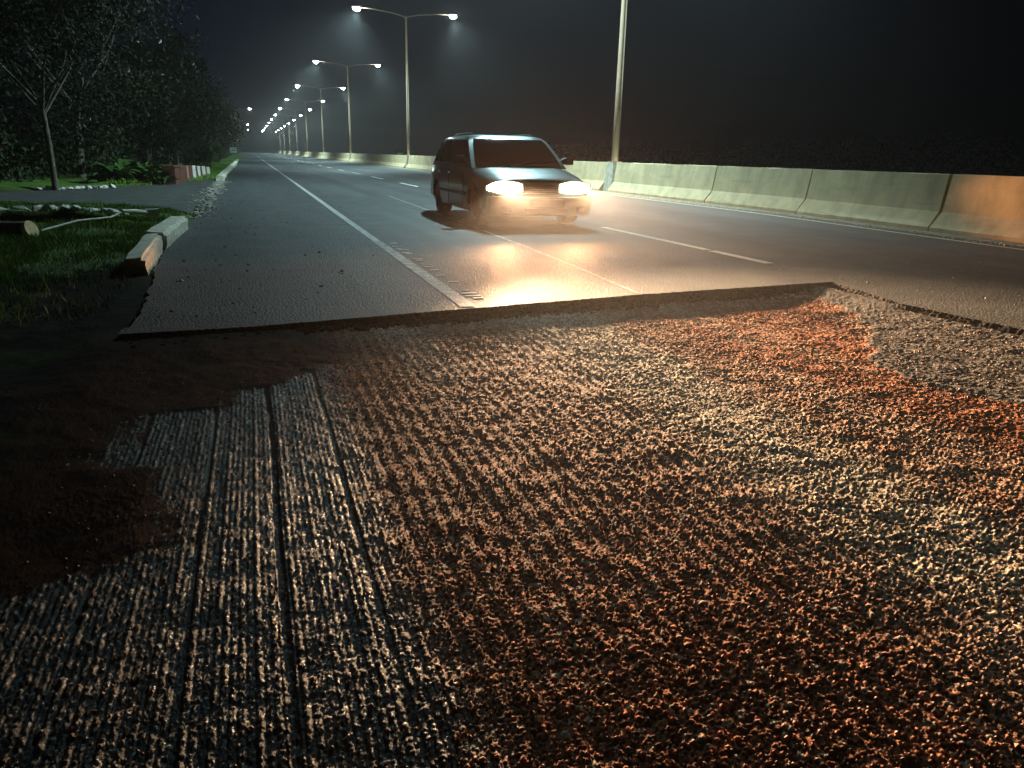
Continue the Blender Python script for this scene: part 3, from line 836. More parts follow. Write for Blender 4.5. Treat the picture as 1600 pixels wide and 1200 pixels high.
    def side(sgn, a, b, q1):
        m = MB(); loops = []
        for q in np.linspace(.30, q1, 6):
            k = min(int(q), 2); u = q - k; row = []
            for t in np.linspace(a, b, 7):
                # straight side between ring corner front (6) and rear (13)
                i0, i1 = (6, 13) if sgn > 0 else (0, 19)
                A = lerp(rings[k][i0], rings[k][i1], t); Bq = lerp(rings[k + 1][i0], rings[k + 1][i1], t)
                p = lerp(A, Bq, u); row.append((p[0] + sgn * (.012 + .022 * math.sin(math.pi * t)), p[1], p[2]))
            loops.append(row)
        m.loft(loops, closed=False, caps=False); return m.build("side_window", glass, root, smooth=True, fix=False)
    for s in (-1, 1):
        side(s, .07, .46, 2.35); side(s, .50, .80, 2.35); side(s, .83, .95, 1.9)
    m = MB(); loops = []
    for q in np.linspace(.3, 2.4, 6):
        k = min(int(q), 2); u = q - k; row = []
        for t in np.linspace(-.85, .85, 9):
            f = 13 + (1 - (t + 1) / 2) * 6; i = min(int(f), 18); v = f - i
            p = lerp(lerp(rings[k][i], rings[k][i + 1], v), lerp(rings[k + 1][i], rings[k + 1][i + 1], v), u)
            row.append((p[0], p[1] + .01, p[2] + .004))
        loops.append(row)
    m.loft(loops, closed=False, caps=False); m.build("rear_window", glass, root, smooth=True, fix=False)
    # bumper
    def bump_sec(t):
        x = .80 * t; y = -.08 + .26 * abs(t) ** 2.1
        return [(x, y + .10, .47 + .02), (x, y + .02, .485), (x, y - .012, .45), (x, y - .015, .36), (x, y + .02, .25), (x, y + .08, .20), (x, y + .34, .20), (x, y + .34, .47)]
    m = MB(); m.loft([bump_sec(t) for t in np.linspace(-1, 1, 15)])
    bmp = m.build("front_bumper", CP, root); autosmooth(bmp, 40)
    m = MB()
    for t in np.linspace(-.5, .5, 2): pass
    m.box((0, -.085, .285), (.66, .03, .075)); m.build("air_intake", trim, bmp)
    m = MB(); m.box((0, -.098, .405), (.50, .012, .11)); m.build("number_plate", plate, bmp)
    for s in (-1, 1):
        m = MB(); m.box((s * .58, .03, .30), (.15, .05, .08), Matrix.Rotation(s * .42, 3, 'Z')); m.build("fog_light", chrome, bmp)
    # grille
    m = MB(); m.box((0, .185, .585), (.54, .03, .13)); gr = m.build("grille", trim, root)
    for k in range(4):
        m = MB(); m.box((0, .166, .54 + k * .03), (.52, .012, .008)); m.build("grille_bar", chrome, gr)
    # headlights
    for s in (-1, 1):
        m = MB(); rows = []
        for t in np.linspace(0, 1, 9):
            x = s * (.30 + .51 * t); y = .165 + .075 * t ** 2.6
            zt = .640 + .075 * math.sin(math.pi * min(1, .15 + .62 * t)) - .06 * t ** 5; zb = .575 - .06 * math.sin(math.pi * min(1, .1 + .8 * t)) ** .7 + .03 * t ** 6
            rows.append([(x, y + .05, zb), (x, y, zb + .012), (x, y - .012, (zb + zt) / 2), (x, y + .008, zt - .012), (x, y + .05, zt)])
        m.loft(rows)
        h = m.build("headlight", lens, root, smooth=True, fix=True); h["label"] = "lit headlight glowing warm white"
        m = MB(); rows = []
        for t in np.linspace(0, 1, 9):
            x = s * (.29 + .53 * t); y = .158 + .075 * t ** 2.6; zt = .648 + .075 * math.sin(math.pi * min(1, .15 + .62 * t)) - .06 * t ** 5
            rows.append([(x, y + .05, zt), (x, y - .01, zt), (x, y - .01, zt + .012), (x, y + .05, zt + .012)])
        m.loft(rows); m.build("headlight_brow", chrome, h)
        for nm, ang, en, aim, squash in (("headlight_spread", 157, SPREAD_W, (.05, -1, .05), .09), ("headlight_beam", 55, BEAM_W, (-.01, -1, -.038), .205)):
            l = bpy.data.lights.new(nm, 'SPOT'); l.energy = en; l.color = BEAM_COL if ang < 100 else SPREAD_COL; l.spot_size = math.radians(ang); l.spot_blend = .2 if ang > 100 else 1.0
            l.shadow_soft_size = .07
            lo = bpy.data.objects.new(nm, l); COL.objects.link(lo); lo.parent = h
            lo.location = (s * .56, .125, .575); lo.scale = (1, squash, 1)
            lo.rotation_euler = Vector(aim).to_track_quat('-Z', 'Y').to_euler()
    # wheels
    for wy in (.92, 3.42):
        for s in (-1, 1):
            m = MB(); n = 28; loops = []
            for xx, rr_ in ((.60, .24), (.615, .295), (.66, .31), (.76, .31), (.80, .295), (.808, .215)):
                loops.append([(s * xx, wy + rr_ * math.cos(2 * math.pi * k / n), .31 + rr_ * math.sin(2 * math.pi * k / n)) for k in range(n)])
            m.loft(loops); wh = m.build("wheel", rubber, root); autosmooth(wh, 40)
            m = MB()
            n = 24
            m.loft([[(s * xx, wy + rr_ * math.cos(2 * math.pi * k / n), .31 + rr_ * math.sin(2 * math.pi * k / n)) for k in range(n)] for xx, rr_ in ((.795, .212), (.81, .205), (.80, .185), (.79, .06), (.805, .05))])
            rm_ = m.build("rim", rim, wh); autosmooth(rm_, 40)
            # dark arch liner
            m = MB(); n = 20
            m.loft([[(s * xx, wy + .343 * math.cos(math.pi * k / n), .31 + .343 * math.sin(math.pi * k / n)) for k in range(n + 1)] for xx in (.603, .83)], closed=False, caps=False)
            m.build("arch_liner", trim, root)
    # mirrors, wipers, door seams, handles, side trim
    for s in (-1, 1):
        m = MB()
        m.loft([[(s * .76, 1.38, .97), (s * .76, 1.46, .97), (s * .76, 1.46, 1.02), (s * .76, 1.38, 1.02)],
                [(s * .86, 1.33, .95), (s * .86, 1.45, .95), (s * .86, 1.45, 1.07), (s * .86, 1.35, 1.07)],
                [(s * .98, 1.36, .955), (s * .98, 1.45, .955), (s * .98, 1.45, 1.06), (s * .98, 1.38, 1.06)]])
        mi = m.build("door_mirror", CP, root); autosmooth(mi, 30)
        for y in (1.45, 2.42, 3.12):
            m = MB(); m.box((s * .862, y, .56), (.008, .008, .58)); m.build("door_seam", trim, root)
        for y in (2.30, 3.02):
            m = MB(); m.box((s * .868, y, .78), (.03, .16, .03)); m.build("door_handle", chrome, root)
        m = MB(); m.box((s * .872, 2.17, .47), (.016, 1.75, .05)); m.build("side_moulding", trim, root)
        m = MB(); m.tube([(s * .14 - .1, 1.03, .915), (s * .14 + .25, 1.10, .985), (s * .14 + .42, 1.13, 1.02)], .009, 5); m.build("wiper", trim, root)
        m = MB(); m.tube([(s * .50, 2.15, 1.425), (s * .52, 2.4, 1.452), (s * .52, 3.1, 1.452), (s * .50, 3.4, 1.42)], .014, 6); m.build("roof_rail", chrome, root)
        m = MB(); m.box((s * .62, 4.22, .74), (.26, .05, .14)); m.build("tail_light", mat("tail_red", (.25, .01, .01), .3), root)
    m = MB(); m.box((0, 4.26, .42), (1.5, .16, .22)); m.build("rear_bumper", CP, root)
    return tag(root, "pale teal car with both headlights on, driving towards the milled trench", "car")
car = build_car()

# ------------------------------------------------------------------ kerb blocks, log, sticks, stones
def rough_block(name, L, w, h, seed, matname, amp=.016, chamfer=.05, n=(14, 6, 5)):
    bm = bmesh.new(); bmesh.ops.create_cube(bm, size=1)
    bmesh.ops.subdivide_edges(bm, edges=bm.edges[:], cuts=5, use_grid_fill=True)
    rr = np.random.RandomState(seed)
    P = np.array([v.co[:] for v in bm.verts])
    sc = np.array([w, L, h]); Q = P * sc
    k = np.where((np.abs(P[:, 0]) > .49) & (P[:, 2] > .49), 1, 0)
    Q[:, 0] -= np.sign(P[:, 0]) * k * chamfer * .6; Q[:, 2] -= k * chamfer * .5
    nz = np.stack([fbm(Q[:, 1] * 9 + i * 13 + seed, Q[:, 0] * 9 + Q[:, 2] * 11 + i * 7, seed + i, 3) - .5 for i in range(3)], 1)
    Q += nz * amp * 3
    for v, q in zip(bm.verts, Q): v.co = q
    me = bpy.data.meshes.new(name); bm.to_mesh(me); bm.free(); me.materials.append(MAT[matname])
    o = bpy.data.objects.new(name, me); COL.objects.link(o)
    autosmooth(o, 28)
    return o
o = rough_block("kerb_block", 1.70, .19, .21, 4, "kerb", .014); o.location = (-1.06, 8.25, .045); o.rotation_euler = (.03, -.05, .015)
tag(o, "near broken kerb block, its road face lit warm orange", "kerb block", "broken kerb blocks")
o = rough_block("kerb_block", 2.25, .24, .24, 9, "kerb", .020); o.location = (-1.04, 10.28, .06); o.rotation_euler = (-.01, .05, -.03)
tag(o, "far broken kerb block, pale grey, lying end to end with the orange lit one", "kerb block", "broken kerb blocks")
# standing kerb further on
y = 29.0; k = 0
while y < 76:
    L = 2.4 + .5 * random.random()
    o = rough_block("kerb_stone", L - .05, .26, .22, 20 + k, "kerb", .010); o.location = (-1.05 + random.gauss(0, .02), y + L / 2, .07)
    tag(o, ORD[k] + " pale kerb stone from the driveway, along the left road edge", "kerb stone", "kerb stones along the left road edge"); y += L; k += 1
# rubble where the kerb is broken away
m = MB(); rr = random.Random(5)
def rock(m, c, s, rr, flat=.7):
    n0 = len(m.v); t = (1 + 5 ** .5) / 2
    V = [(-1, t, 0), (1, t, 0), (-1, -t, 0), (1, -t, 0), (0, -1, t), (0, 1, t), (0, -1, -t), (0, 1, -t), (t, 0, -1), (t, 0, 1), (-t, 0, -1), (-t, 0, 1)]
    F = [(0, 11, 5), (0, 5, 1), (0, 1, 7), (0, 7, 10), (0, 10, 11), (1, 5, 9), (5, 11, 4), (11, 10, 2), (10, 7, 6), (7, 1, 8), (3, 9, 4), (3, 4, 2), (3, 2, 6), (3, 6, 8), (3, 8, 9), (4, 9, 5), (2, 4, 11), (6, 2, 10), (8, 6, 7), (9, 8, 1)]
    a = rr.random() * 6.28; ex = .7 + .6 * rr.random()
    for p in V:
        k = s / 1.9 * (.72 + .5 * rr.random()); x, y, z = p[0] * k * ex, p[1] * k / ex, p[2] * k * flat
        m.v.append((c[0] + x * math.cos(a) - y * math.sin(a), c[1] + x * math.sin(a) + y * math.cos(a), c[2] + z))
    for f in F: m.f.append(tuple(n0 + i for i in f))
for i in range(620):
    y = 13.2 + 15.5 * rr.random(); x = -.98 + rr.gauss(0, .12) + (.10 if y < 16 else 0); s = .018 + .045 * rr.random() ** 2.5
    rock(m, (x, y, -.004 + s * .1), s, rr, .55)
tag(m.build("kerb_rubble", MAT["rubble"]), "crumbled pale kerb rubble strewn along the road edge at the driveway", "rubble", kind='stuff')
# loose chippings on road and verge
m = MB(); rr = random.Random(8)
for i in range(300):
    y = 5.3 + 22 * rr.random() ** 1.3; x = -.85 + abs(rr.gauss(0, .8)); s = .006 + .014 * rr.random() ** 3
    if y < np.interp(x, cutx, cuty) + .05: continue
    rock(m, (x, y, s * .25), s, rr)
for i in range(150):
    x = 4.9 + 3.2 * rr.random(); y = 2.2 + 4.5 * rr.random(); s = .005 + .010 * rr.random() ** 3
    if x < 5.25 and y < 5.7: continue
    rock(m, (x, y, s * .25), s, rr)
tag(m.build("loose_chippings", MAT["rubble"]), "loose chippings scattered on the uncut asphalt", "gravel", kind='stuff')
m = MB(); rr = random.Random(28)
for i in range(1500):
    x, y = cut_pts[rr.randrange(len(cut_pts))]; y -= .03 + abs(rr.gauss(0, .07)); s = .006 + .022 * rr.random() ** 3
    zz = PIT + .012 + .028 * (1 - float(sstep(.0, 1.6, np.array(x)))) + .03 * float(sstep(4.0, 4.95, np.array(x)))
    rock(m, (x + rr.gauss(0, .02), y, zz), s, rr)
tag(m.build("fallen_crumbs", MAT["cut"]), "dark asphalt crumbs fallen at the foot of the cut edge", "crumbs", kind='stuff')
# loose gravel lying on the milled bed
m = MB(); rr = random.Random(18)
bv = np.empty(len(bed.data.vertices) * 3, np.float32); bed.data.vertices.foreach_get("co", bv); bv = bv.reshape(-1, 3)
sel = np.where((bv[:, 0] > -.75) & (bv[:, 0] < 4.9) & (bv[:, 1] < 5.2) & (bv[:, 1] > .5) & (bv[:, 2] > PIT - .03))[0]
rs = np.random.RandomState(4)
wgt = 1.0 / np.maximum(.3, np.hypot(bv[sel, 0], bv[sel, 1])) ** .0 * (np.hypot(bv[sel, 0], bv[sel, 1])) ** 1.0 * np.where(bv[sel, 0] < .3, .25, 1.0)
pick = rs.choice(sel, 26000, replace=False, p=wgt / wgt.sum())
OCT = np.array([(1, 0, 0), (0, 1, 0), (-1, 0, 0), (0, -1, 0), (0, 0, 1), (0, 0, -1)], float)
OF = [(0, 1, 4), (1, 2, 4), (2, 3, 4), (3, 0, 4), (1, 0, 5), (2, 1, 5), (3, 2, 5), (0, 3, 5)]
for i in pick:
    sz = .0022 + .0052 * rr.random() ** 3; n0 = len(m.v); a = rr.random() * 6.28; ca, sa = math.cos(a), math.sin(a)
    for p in OCT:
        k = sz * (.7 + .7 * rr.random()); x_, y_, z_ = p * k
        m.v.append((bv[i, 0] + x_ * ca - y_ * sa, bv[i, 1] + x_ * sa + y_ * ca, bv[i, 2] + z_ * .8 + sz * .3))
    m.f += [tuple(n0 + q for q in f_) for f_ in OF]
tag(m.build("loose_gravel", mat("milled_gravel", (.42, .26, .17), .8, .5, 30, color2=(.20, .085, .05))), "loose red brown gravel lying over the milled road bed", "gravel", kind='stuff')

# white stones on the far rim of the ditch
def zv(x, y): return float(verge_height(np.array([float(x)]), np.array([float(y)]))[0])
rr = random.Random(2)
spots = [(-3.62, 13.25, .12), (-3.50, 13.2, .09), (-3.34, 13.12, .10), (-3.22, 13.1, .07), (-3.10, 13.2, .15), (-2.90, 13.15, .15), (-2.75, 13.22, .12), (-2.64, 13.2, .11),
         (-2.68, 13.0, .09), (-2.55, 13.0, .09), (-2.44, 13.08, .10), (-2.34, 12.95, .10), (-2.24, 12.95, .09), (-2.12, 12.9, .12), (-2.02, 12.88, .10), (-1.86, 12.75, .08), (-1.92, 12.2, .10), (-3.55, 12.75, .10)]
for i, (x, y, s) in enumerate(spots):
    m = MB(); rock(m, (0, 0, 0), s, rr, .75)
    o = m.build("white_stone", MAT["stone"]); o.location = (x, y, zv(x, y) + s * .25)
    tag(o, "white stone on the ditch rim, %s from the left edge of the photo" % ORD[i], "stone", "white stones on the ditch rim")
# pale stones edging the far side of the driveway
for i in range(16):
    x = -4.95 + i * .085 + rr.gauss(0, .02); y = float(drive_hi(x)) + .12 + rr.gauss(0, .05); s = .06 + .07 * rr.random()
    m = MB(); rock(m, (0, 0, 0), s, rr, .7); o = m.build("edging_stone", MAT["stone"]); o.location = (x, y, .03)
    tag(o, ORD[i] + " pale stone from the left edging the far side of the driveway", "stone", "stones edging the driveway")
# log with a cut face
root = empty("log", (-2.40, 9.72, zv(-2.4, 9.72)))
d = Vector((.80, -.55, .02)).normalized()
m = MB(); m.tube([Vector((0, 0, .075)) - d * 1.5, Vector((0, 0, .085)) - d * .9, Vector((0, 0, .08)) - d * .4, Vector((0, 0, .08))], [.085, .095, .09, .10], 14, cap=True)
o = m.build("trunk", MAT["bark"], root); autosmooth(o, 50)
m = MB(); dc = Vector((.84, -.36, .34)).normalized(); m.tube([Vector((.0, 0, .085)) - dc * .02, Vector((.0, 0, .085)) + dc * .035], [.105, .100], 16); m.build("cut_end", MAT["wood"], root)
tag(root, "sawn log in the grass with its pale oval cut end towards the road", "log")
# marker pole lying in the grass
root = empty("fallen_pole", (-1.8, 11.3, 0))
def gz(x, y, h): return Vector((x + 1.8, y - 11.3, zv(x, y) + h))
m = MB(); m.tube([gz(-2.34, 9.95, .07), gz(-2.1, 10.7, .09), gz(-1.85, 11.5, .10), gz(-1.72, 11.85, .11)], .014, 6); m.build("thin_shaft", MAT["stick"], root)
m = MB(); m.tube([gz(-1.74, 11.78, .11), gz(-1.6, 11.98, .12), gz(-1.47, 12.12, .12)], [.022, .034, .036], 8); m.build("thick_shaft", MAT["white"], root)
m = MB(); m.box(gz(-1.41, 12.18, .12), (.19, .09, .10), Matrix.Rotation(.35, 3, 'Z')); m.build("end_block", MAT["white"], root)
tag(root, "long pale pole lying in the grass with a white block at its end", "pole")
# bent stick at the far left
root = empty("bent_stick", (-2.7, 9.9, zv(-2.7, 9.9)))
m = MB(); m.tube([(-.12, .1, .36), (-.06, .06, .22), (.02, .0, .06), (.05, -.06, .0)], [.012, .014, .014, .012], 6); m.build("stick", MAT["stick"], root)
tag(root, "pale bent stick leaning beside the log at the left edge", "stick")

# ------------------------------------------------------------------ painted culvert wall, signs
root = empty("striped_wall", (-2.40, 25.9, 0))
N = 9; a = Vector((0, 0, 0)); bnd = [0, .89, 2.22, 2.61, 3.42, 4.13, 4.57, 5.19, 5.67, 6.5, 6.85, 7.74]
dirv = Vector((.66, 7.6, 0)).normalized(); perp = Vector((dirv.y, -dirv.x, 0))
for k in range(11):
    y0, y1 = bnd[k], bnd[k + 1]
    c = dirv * ((y0 + y1) / 2); R3 = Matrix.Rotation(math.atan2(-dirv.x, dirv.y), 3, 'Z')
    hh = .54 - .017 * k + .03 * random.random()
    m = MB(); m.box((c.x, c.y, hh / 2), (.38, y1 - y0 - .02, hh), R3, taper=.96)
    o = m.build("painted_block", MAT["white"] if k in (4, 6, 8, 10) else MAT["pink"] if k == 2 else MAT["red"], root)
tag(root, "low culvert wall painted in red and white bands beyond the plants", "wall")
root = empty("small_sign", (-1.35, 78, 0))
m = MB(); m.tube([(0, 0, -.05), (0, 0, 1.2)], .03, 8); m.build("post", MAT["post"], root)
m = MB(); m.box((0, -.03, 1.02), (.62, .02, .50)); p = m.build("panel", MAT["sign"], root)
m = MB(); m.box((0, -.045, 1.02), (.34, .006, .10)); m.build("dark_bar", MAT["lamp_body"], p)
tag(root, "small white sign on a thin post far up the left road edge", "sign")
root = empty("road_sign", (15.1, 78, 0))
for s in (-1, 1):
    m = MB(); m.tube([(s * .7, 0, -.1), (s * .7, 0, 1.35)], .04, 8); m.build("post", MAT["post"], root)
m = MB(); m.box((0, -.05, 1.12), (2.0, .03, .42)); p = m.build("panel", MAT["green"], root)
m = MB(); m.box((-.55, -.07, 1.06), (.6, .006, .10)); m.build("white_band", MAT["sign"], p)
tag(root, "low green sign panel showing over the barrier left of the car", "sign")

# ------------------------------------------------------------------ vegetation
def leaves_mesh(name, centers, normals_rs, size, matname, base, var, parent=None, aspect=.5, double=True):
    """one mesh of many small folded leaves (two triangles each)"""
    rs = np.random.RandomState(normals_rs); n = len(centers)
    c = np.asarray(centers, np.float32)
    d = rs.normal(size=(n, 3)); d[:, 2] -= .35; d /= np.linalg.norm(d, axis=1)[:, None]
    s = np.cross(d, rs.normal(size=(n, 3))); s /= np.linalg.norm(s, axis=1)[:, None]
    u = np.cross(d, s)
    L = size * (.6 + .8 * rs.rand(n))[:, None]
    v0 = c - d * L * .5; v2 = c + d * L * .5
    v1 = c + s * L * aspect * .5 + u * L * .08; v3 = c - s * L * aspect * .5 + u * L * .08
    V = np.stack([v0, v1, v2, v3], 1).reshape(-1, 3)
    q = np.arange(n * 4).reshape(n, 4)
    q = np.concatenate([q[:, [0, 1, 2]], q[:, [0, 2, 3]]])
    o = fast_mesh(name, V, q, MAT[matname], smooth=False)
    col = np.array(base)[None] * (1 - var + 2 * var * rs.rand(n))[:, None]
    set_tint(o, np.repeat(np.concatenate([col, np.ones((n, 1))], 1), 4, axis=0))
    if parent: o.parent = parent
    return o
def tree(name, label, loc, H, R, zc, n_leaf, size, seed, trunk_r=.09, fork=.38, base=(.013, .020, .008), group="trees on the left", limbs=7, lean=(.05, 0), matname="leaf"):
    rs = np.random.RandomState(seed); root = empty(name, loc)
    m = MB(); fk = H * fork
    p0 = Vector((0, 0, -.1)); p1 = Vector((lean[0] * fk * .5, 0, fk * .5)); p2 = Vector((lean[0] * fk + .03, lean[1] * fk, fk))
    m.tube([p0, p1 + Vector((.04, 0, 0)), p2], [trunk_r * 1.25, trunk_r, trunk_r * .85], 9)
    tips = []
    for i in range(limbs):
        a = 2 * math.pi * i / limbs + rs.rand() * .7; e = .55 + .5 * rs.rand()
        d1 = Vector((math.cos(a) * e, math.sin(a) * e, 1.0)).normalized(); Ln = (H - fk) * (.45 + .3 * rs.rand())
        st = p2 - Vector((0, 0, fk * .22 * rs.rand()))
        q1 = st + d1 * Ln * .4 + Vector(rs.normal(size=3) * .06); q2 = q1 + (d1 + Vector((0, 0, .4)) + Vector(rs.normal(size=3) * .2)).normalized() * Ln * .6
        m.tube([st, q1, q2], [trunk_r * .5, trunk_r * .32, trunk_r * .12], 6); tips += [q1, q2]
        for j in range(3):
            q3 = q1.lerp(q2, .3 + .3 * j) ; q4 = q3 + Vector(rs.normal(size=3)) * Ln * .22 + Vector((0, 0, .1))
            m.tube([q3, q4], [trunk_r * .18, trunk_r * .06], 4); tips.append(q4)
    o = m.build("trunk", MAT["bark"], root); autosmooth(o, 60)
    # crown of clumps of leaves
    nc = 60; C = []
    for i in range(nc):
        v = rs.normal(size=3); v /= np.linalg.norm(v); rad = rs.rand() ** .45
        C.append((v * np.array([R, R, (H - zc) * .62]) * rad + np.array([lean[0] * H, 0, zc + (H - zc) * .42]), .10 + .15 * rs.rand()))
    pts = []
    for i in range(n_leaf * 2):
        c, s = C[rs.randint(nc)]
        pts.append(c + np.clip(rs.normal(size=3), -1.7, 1.7) * s * R * np.array([1, 1, .7]))
    pts = np.array(pts); pts = pts[pts[:, 2] > zc * .55]
    cr = leaves_mesh("crown", pts, seed + 1, size, "leaf_matt", base, .45, root)
    if matname == "leaf":
        gp = pts[rs.rand(len(pts)) < .035]
        leaves_mesh("glossy_leaves", gp + rs.normal(size=gp.shape) * .1, seed + 2, size * 1.25, "leaf", np.array(base) * 1.8, .4, cr)
    return tag(root, label, "tree", group)
tree("leafy_tree", "small tree with a thin forked trunk at the far edge of the driveway", (-4.65, 21.75, 0), 8.0, 2.9, 3.3, 9000, .122, 11, .062, .27, lean=(-.02, .0))
tree("leafy_tree", "tall dark tree behind the plants, left of the striped wall", (-5.3, 28.5, 0), 8.2, 2.8, 2.2, 8000, .122, 21, .12, .3)
tree("leafy_tree", "bushy tree with glinting leaves above the striped wall", (-4.2, 37.0, 0), 6.2, 2.4, 1.7, 9000, .122, 31, .12, .25)
tree("leafy_tree", "dark tree at the back of the clump on the left", (-8.6, 33.0, 0), 10.5, 3.6, 2.5, 8000, .144, 41, .14, .3, matname="leaf_matt")
tree("leafy_tree", "rounded tree next beyond the glinting bushy one", (-4.0, 48.0, 0), 6.6, 2.5, 1.8, 6500, .144, 51, .12, .25)
tree("leafy_tree", "smaller tree near the little white sign", (-3.6, 66.0, 0), 6.4, 2.4, 1.4, 5000, .158, 61, .12, .25)
tree("leafy_tree", "last tree before the road vanishes on the left", (-4.2, 92.0, 0), 7.2, 3.0, 1.4, 4500, .216, 71, .12, .25)
tree("leafy_tree", "dark tree at the far left edge of the photo", (-9.2, 24.5, 0), 10.0, 3.3, 2.0, 7000, .144, 81, .14, .3, matname="leaf_matt")
tree("leafy_tree", "far tree mass beyond the small sign", (-6.5, 135.0, 0), 8.5, 4.5, 1.2, 4500, .288, 91, .14, .2, matname="leaf_matt")
# hedge mass behind the plants
rs = np.random.RandomState(6); pts = []
for i in range(26000):
    y = 24 + 80 * rs.rand() ** 1.4; x = -4.2 - 7 * rs.rand() - .02 * y * 0; z = abs(rs.normal()) * .75 + .1
    if y < 27.5 and x > -6.0: continue
    pts.append((x, y, z * (1 + .3 * math.sin(y * .7))))
o = leaves_mesh("undergrowth", pts, 3, .2, "leaf_matt", (.022, .034, .012), .5)
tag(o, "dark undergrowth massed under the trees on the left", "undergrowth", kind='stuff')
# bush by the road edge under the sign
def bush(label, loc, r, h, n, size, seed, base=(.035, .05, .02), group="roadside bushes"):
    rs = np.random.RandomState(seed); root = empty("bush", loc)
    p = rs.normal(size=(n, 3)); p /= np.linalg.norm(p, axis=1)[:, None]; p *= (rs.rand(n) ** .4)[:, None] * (1 + .25 * np.sin(p[:, :1] * 7 + seed))
    p = p * np.array([r, r * 1.3, h * .55]) + np.array([0, 0, h * .5])
    leaves_mesh("foliage", p, seed, size, "leaf_matt", base, .5, root)
    m = MB()
    for k in range(4): m.tube([(0, 0, -.05), (rs.normal() * .15, rs.normal() * .15, h * .5)], [.03, .012], 5)
    m.build("stem", MAT["bark"], root)
    return tag(root, label, "bush", group)
bush("low rounded bush between the striped wall and the small sign", (-2.6, 44, 0), 1.0, 1.4, 2500, .12, 5)
bush("low bush just left of the small white sign", (-2.7, 62, 0), 1.3, 1.7, 2500, .15, 6)
bush("far bush beside the road past the small white sign", (-3.0, 98, 0), 1.6, 2.4, 2500, .2, 7)
# broad leaved plants
def broad_plant(label, loc, n, Lf, seed, base=(.05, .10, .022)):
    rs = np.random.RandomState(seed); root = empty("broad_leaf_plant", loc)
    m = MB(); m.tube([(0, 0, -.05), (0, 0, .25)], [.05, .03], 7); m.build("stem", MAT["bark"], root)
    for k in range(n):
        a = rs.rand() * 6.28; el = .35 + .9 * rs.rand(); L = Lf * (.6 + .7 * rs.rand()); w = L * (.17 + .07 * rs.rand())
        rows = []; hx, hy = math.cos(a), math.sin(a); hs = rs.rand() ** 1.3; ox, oy = rs.normal() * .12, rs.normal() * .12
        for i in range(7):
            t = i / 6; rr_ = L * (t * math.cos(el) + .25 * t * t); zz = .05 + .42 * hs + L * (t * math.sin(el) - .55 * t * t)
            ww = w * (math.sin(math.pi * min(1, .08 + t * .92)) ** .8 + .03)
            cpt = Vector((ox + hx * rr_, oy + hy * rr_, zz)); sd = Vector((-hy, hx, 0)) * ww
            rows.append([tuple(cpt + sd + Vector((0, 0, ww * .3))), tuple(cpt), tuple(cpt - sd + Vector((0, 0, ww * .3)))])
        m = MB(); m.loft(rows, closed=False, caps=False)
        o = m.build("leaf", MAT["leaf"], root, smooth=True, fix=False)
        c = np.array([*(np.array(base) * (.55 + .9 * rs.rand())), 1.0])
        set_tint(o, np.tile(c, (len(m.v), 1)))
    return tag(root, label, "plant", "broad leaved plants by the driveway")
broad_plant("leftmost broad leaved plant, tall and dark, past the driveway", (-4.05, 25.0, .02), 36, 0.71, 1)
broad_plant("broad leaved plant second from the left past the driveway", (-3.65, 25.6, .02), 38, 0.53, 2)
broad_plant("bright green broad leaved plant in the middle of the clump", (-3.35, 26.1, .02), 43, 0.50, 3, (.06, .12, .025))
broad_plant("broad leaved plant second from the striped wall", (-3.05, 26.6, .02), 43, 0.46, 4, (.06, .11, .025))
broad_plant("broad leaved plant touching the striped wall", (-2.55, 25.5, .02), 38, 0.38, 5)

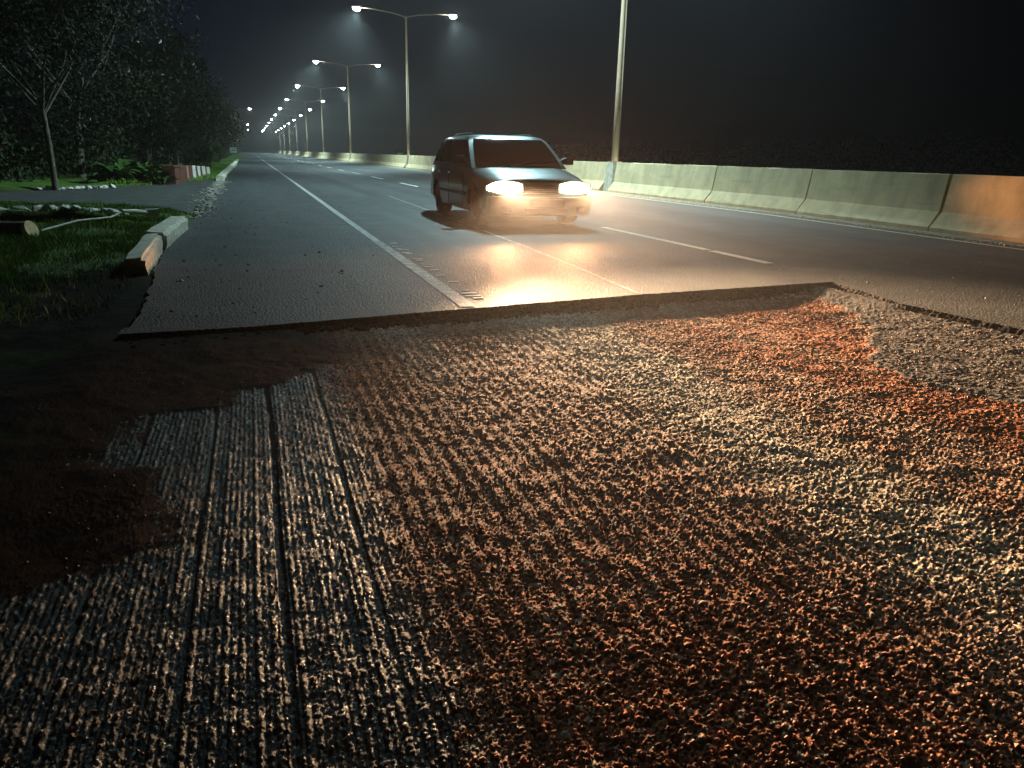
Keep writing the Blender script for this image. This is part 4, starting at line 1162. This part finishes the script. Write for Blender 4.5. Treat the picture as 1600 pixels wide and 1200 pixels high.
# grass
def grass():
    rs = np.random.RandomState(14); n = 150000
    y = 5.6 + 10.5 * rs.rand(n) ** .9; x = -.95 - (.30 * y + 1.2 - .95) * rs.rand(n)
    y2 = 24 + 40 * rs.rand(30000) ** 1.5; x2 = -1.25 - 2.6 * rs.rand(30000)
    x = np.concatenate([x, x2]); y = np.concatenate([y, y2]); n = len(x)
    e = ((x + 3.15) / 1.20) ** 2 + ((y - 12.0) / .92) ** 2
    dens = sstep(.36, .56, fbm(x * 2.2, y * 2.2, 33, 3)) * .8 + .2
    dens = dens * (1 - drive_mask(x, y)) * sstep(.9, 1.2, e) * (.12 + .88 * sstep(6.6, 8.3, y + .6 * (fbm(x, y, 9, 3) - .5))) * sstep(-.95, -1.15, x) if False else \
        dens * (1 - drive_mask(x, y)) * sstep(.9, 1.2, e) * (.10 + .90 * sstep(6.6, 8.3, y + .8 * (fbm(x, y, 9, 3) - .5))) * (1 - sstep(-1.2, -.98, x))
    keep = rs.rand(n) < dens; x = x[keep]; y = y[keep]; n = len(x)
    z = verge_height(x, y) - .004
    h = (.025 + .06 * rs.rand(n) ** 2) * np.where(y > 22, 1.8, 1); a = rs.rand(n) * 6.283; wd = np.where(y > 22, .012, .0045)
    ln = .7 * h * rs.rand(n)
    b = rs.rand(n) * 6.283
    v0 = np.stack([x - np.cos(a) * wd, y - np.sin(a) * wd, z], 1); v1 = np.stack([x + np.cos(a) * wd, y + np.sin(a) * wd, z], 1)
    v2 = np.stack([x + np.cos(b) * ln, y + np.sin(b) * ln, z + h], 1)
    V = np.stack([v0, v1, v2], 1).reshape(-1, 3)
    o = fast_mesh("grass", V, np.arange(n * 3).reshape(n, 3), MAT["grass"], smooth=False)
    pat = fbm(x * 1.6, y * 1.6, 51, 3)
    col = np.array([.14, .26, .034])[None] * (.45 + 1.0 * rs.rand(n))[:, None] * (.55 + .9 * pat)[:, None]
    dry = rs.rand(n) < .10
    col[dry] = np.array([.14, .12, .055])
    set_tint(o, np.repeat(np.concatenate([col, np.ones((n, 1))], 1), 3, axis=0))
    tag(o, "short green grass on the verge left of the road", "grass", kind='stuff')
grass()
# scrub on the far side of the other carriageway
rs = np.random.RandomState(9); pts = []
for i in range(26000):
    y = 2 + 150 * rs.rand() ** 1.3; x = 40 + 6 * rs.rand()
    top = 1.6 + 1.3 * vnoise(np.array([y * .22]), np.array([3.0]), 2)[0] + .5 * math.sin(y * .9)
    pts.append((x, y, top * rs.rand() ** .7))
o = leaves_mesh("far_scrub", pts, 13, .26, "leaf_matt", (.009, .010, .006), .5)
tag(o, "dim scrub beyond the barrier on the far side of the road", "scrub", kind='stuff')

# ------------------------------------------------------------------ night air
hz = MB(); hz.box((0, 420, 12.5), (1860, 980, 30.0))
hm = bpy.data.materials.new("haze"); hm.use_nodes = True
nt = hm.node_tree; nt.nodes.clear()
ou = nt.nodes.new("ShaderNodeOutputMaterial"); pv = nt.nodes.new("ShaderNodeVolumePrincipled")
pv.inputs["Color"].default_value = (.92, .87, .85, 1); pv.inputs["Density"].default_value = HAZE_DENSITY; pv.inputs["Anisotropy"].default_value = .72
nt.links.new(pv.outputs[0], ou.inputs["Volume"])
tag(hz.build("haze", hm), kind='stuff')
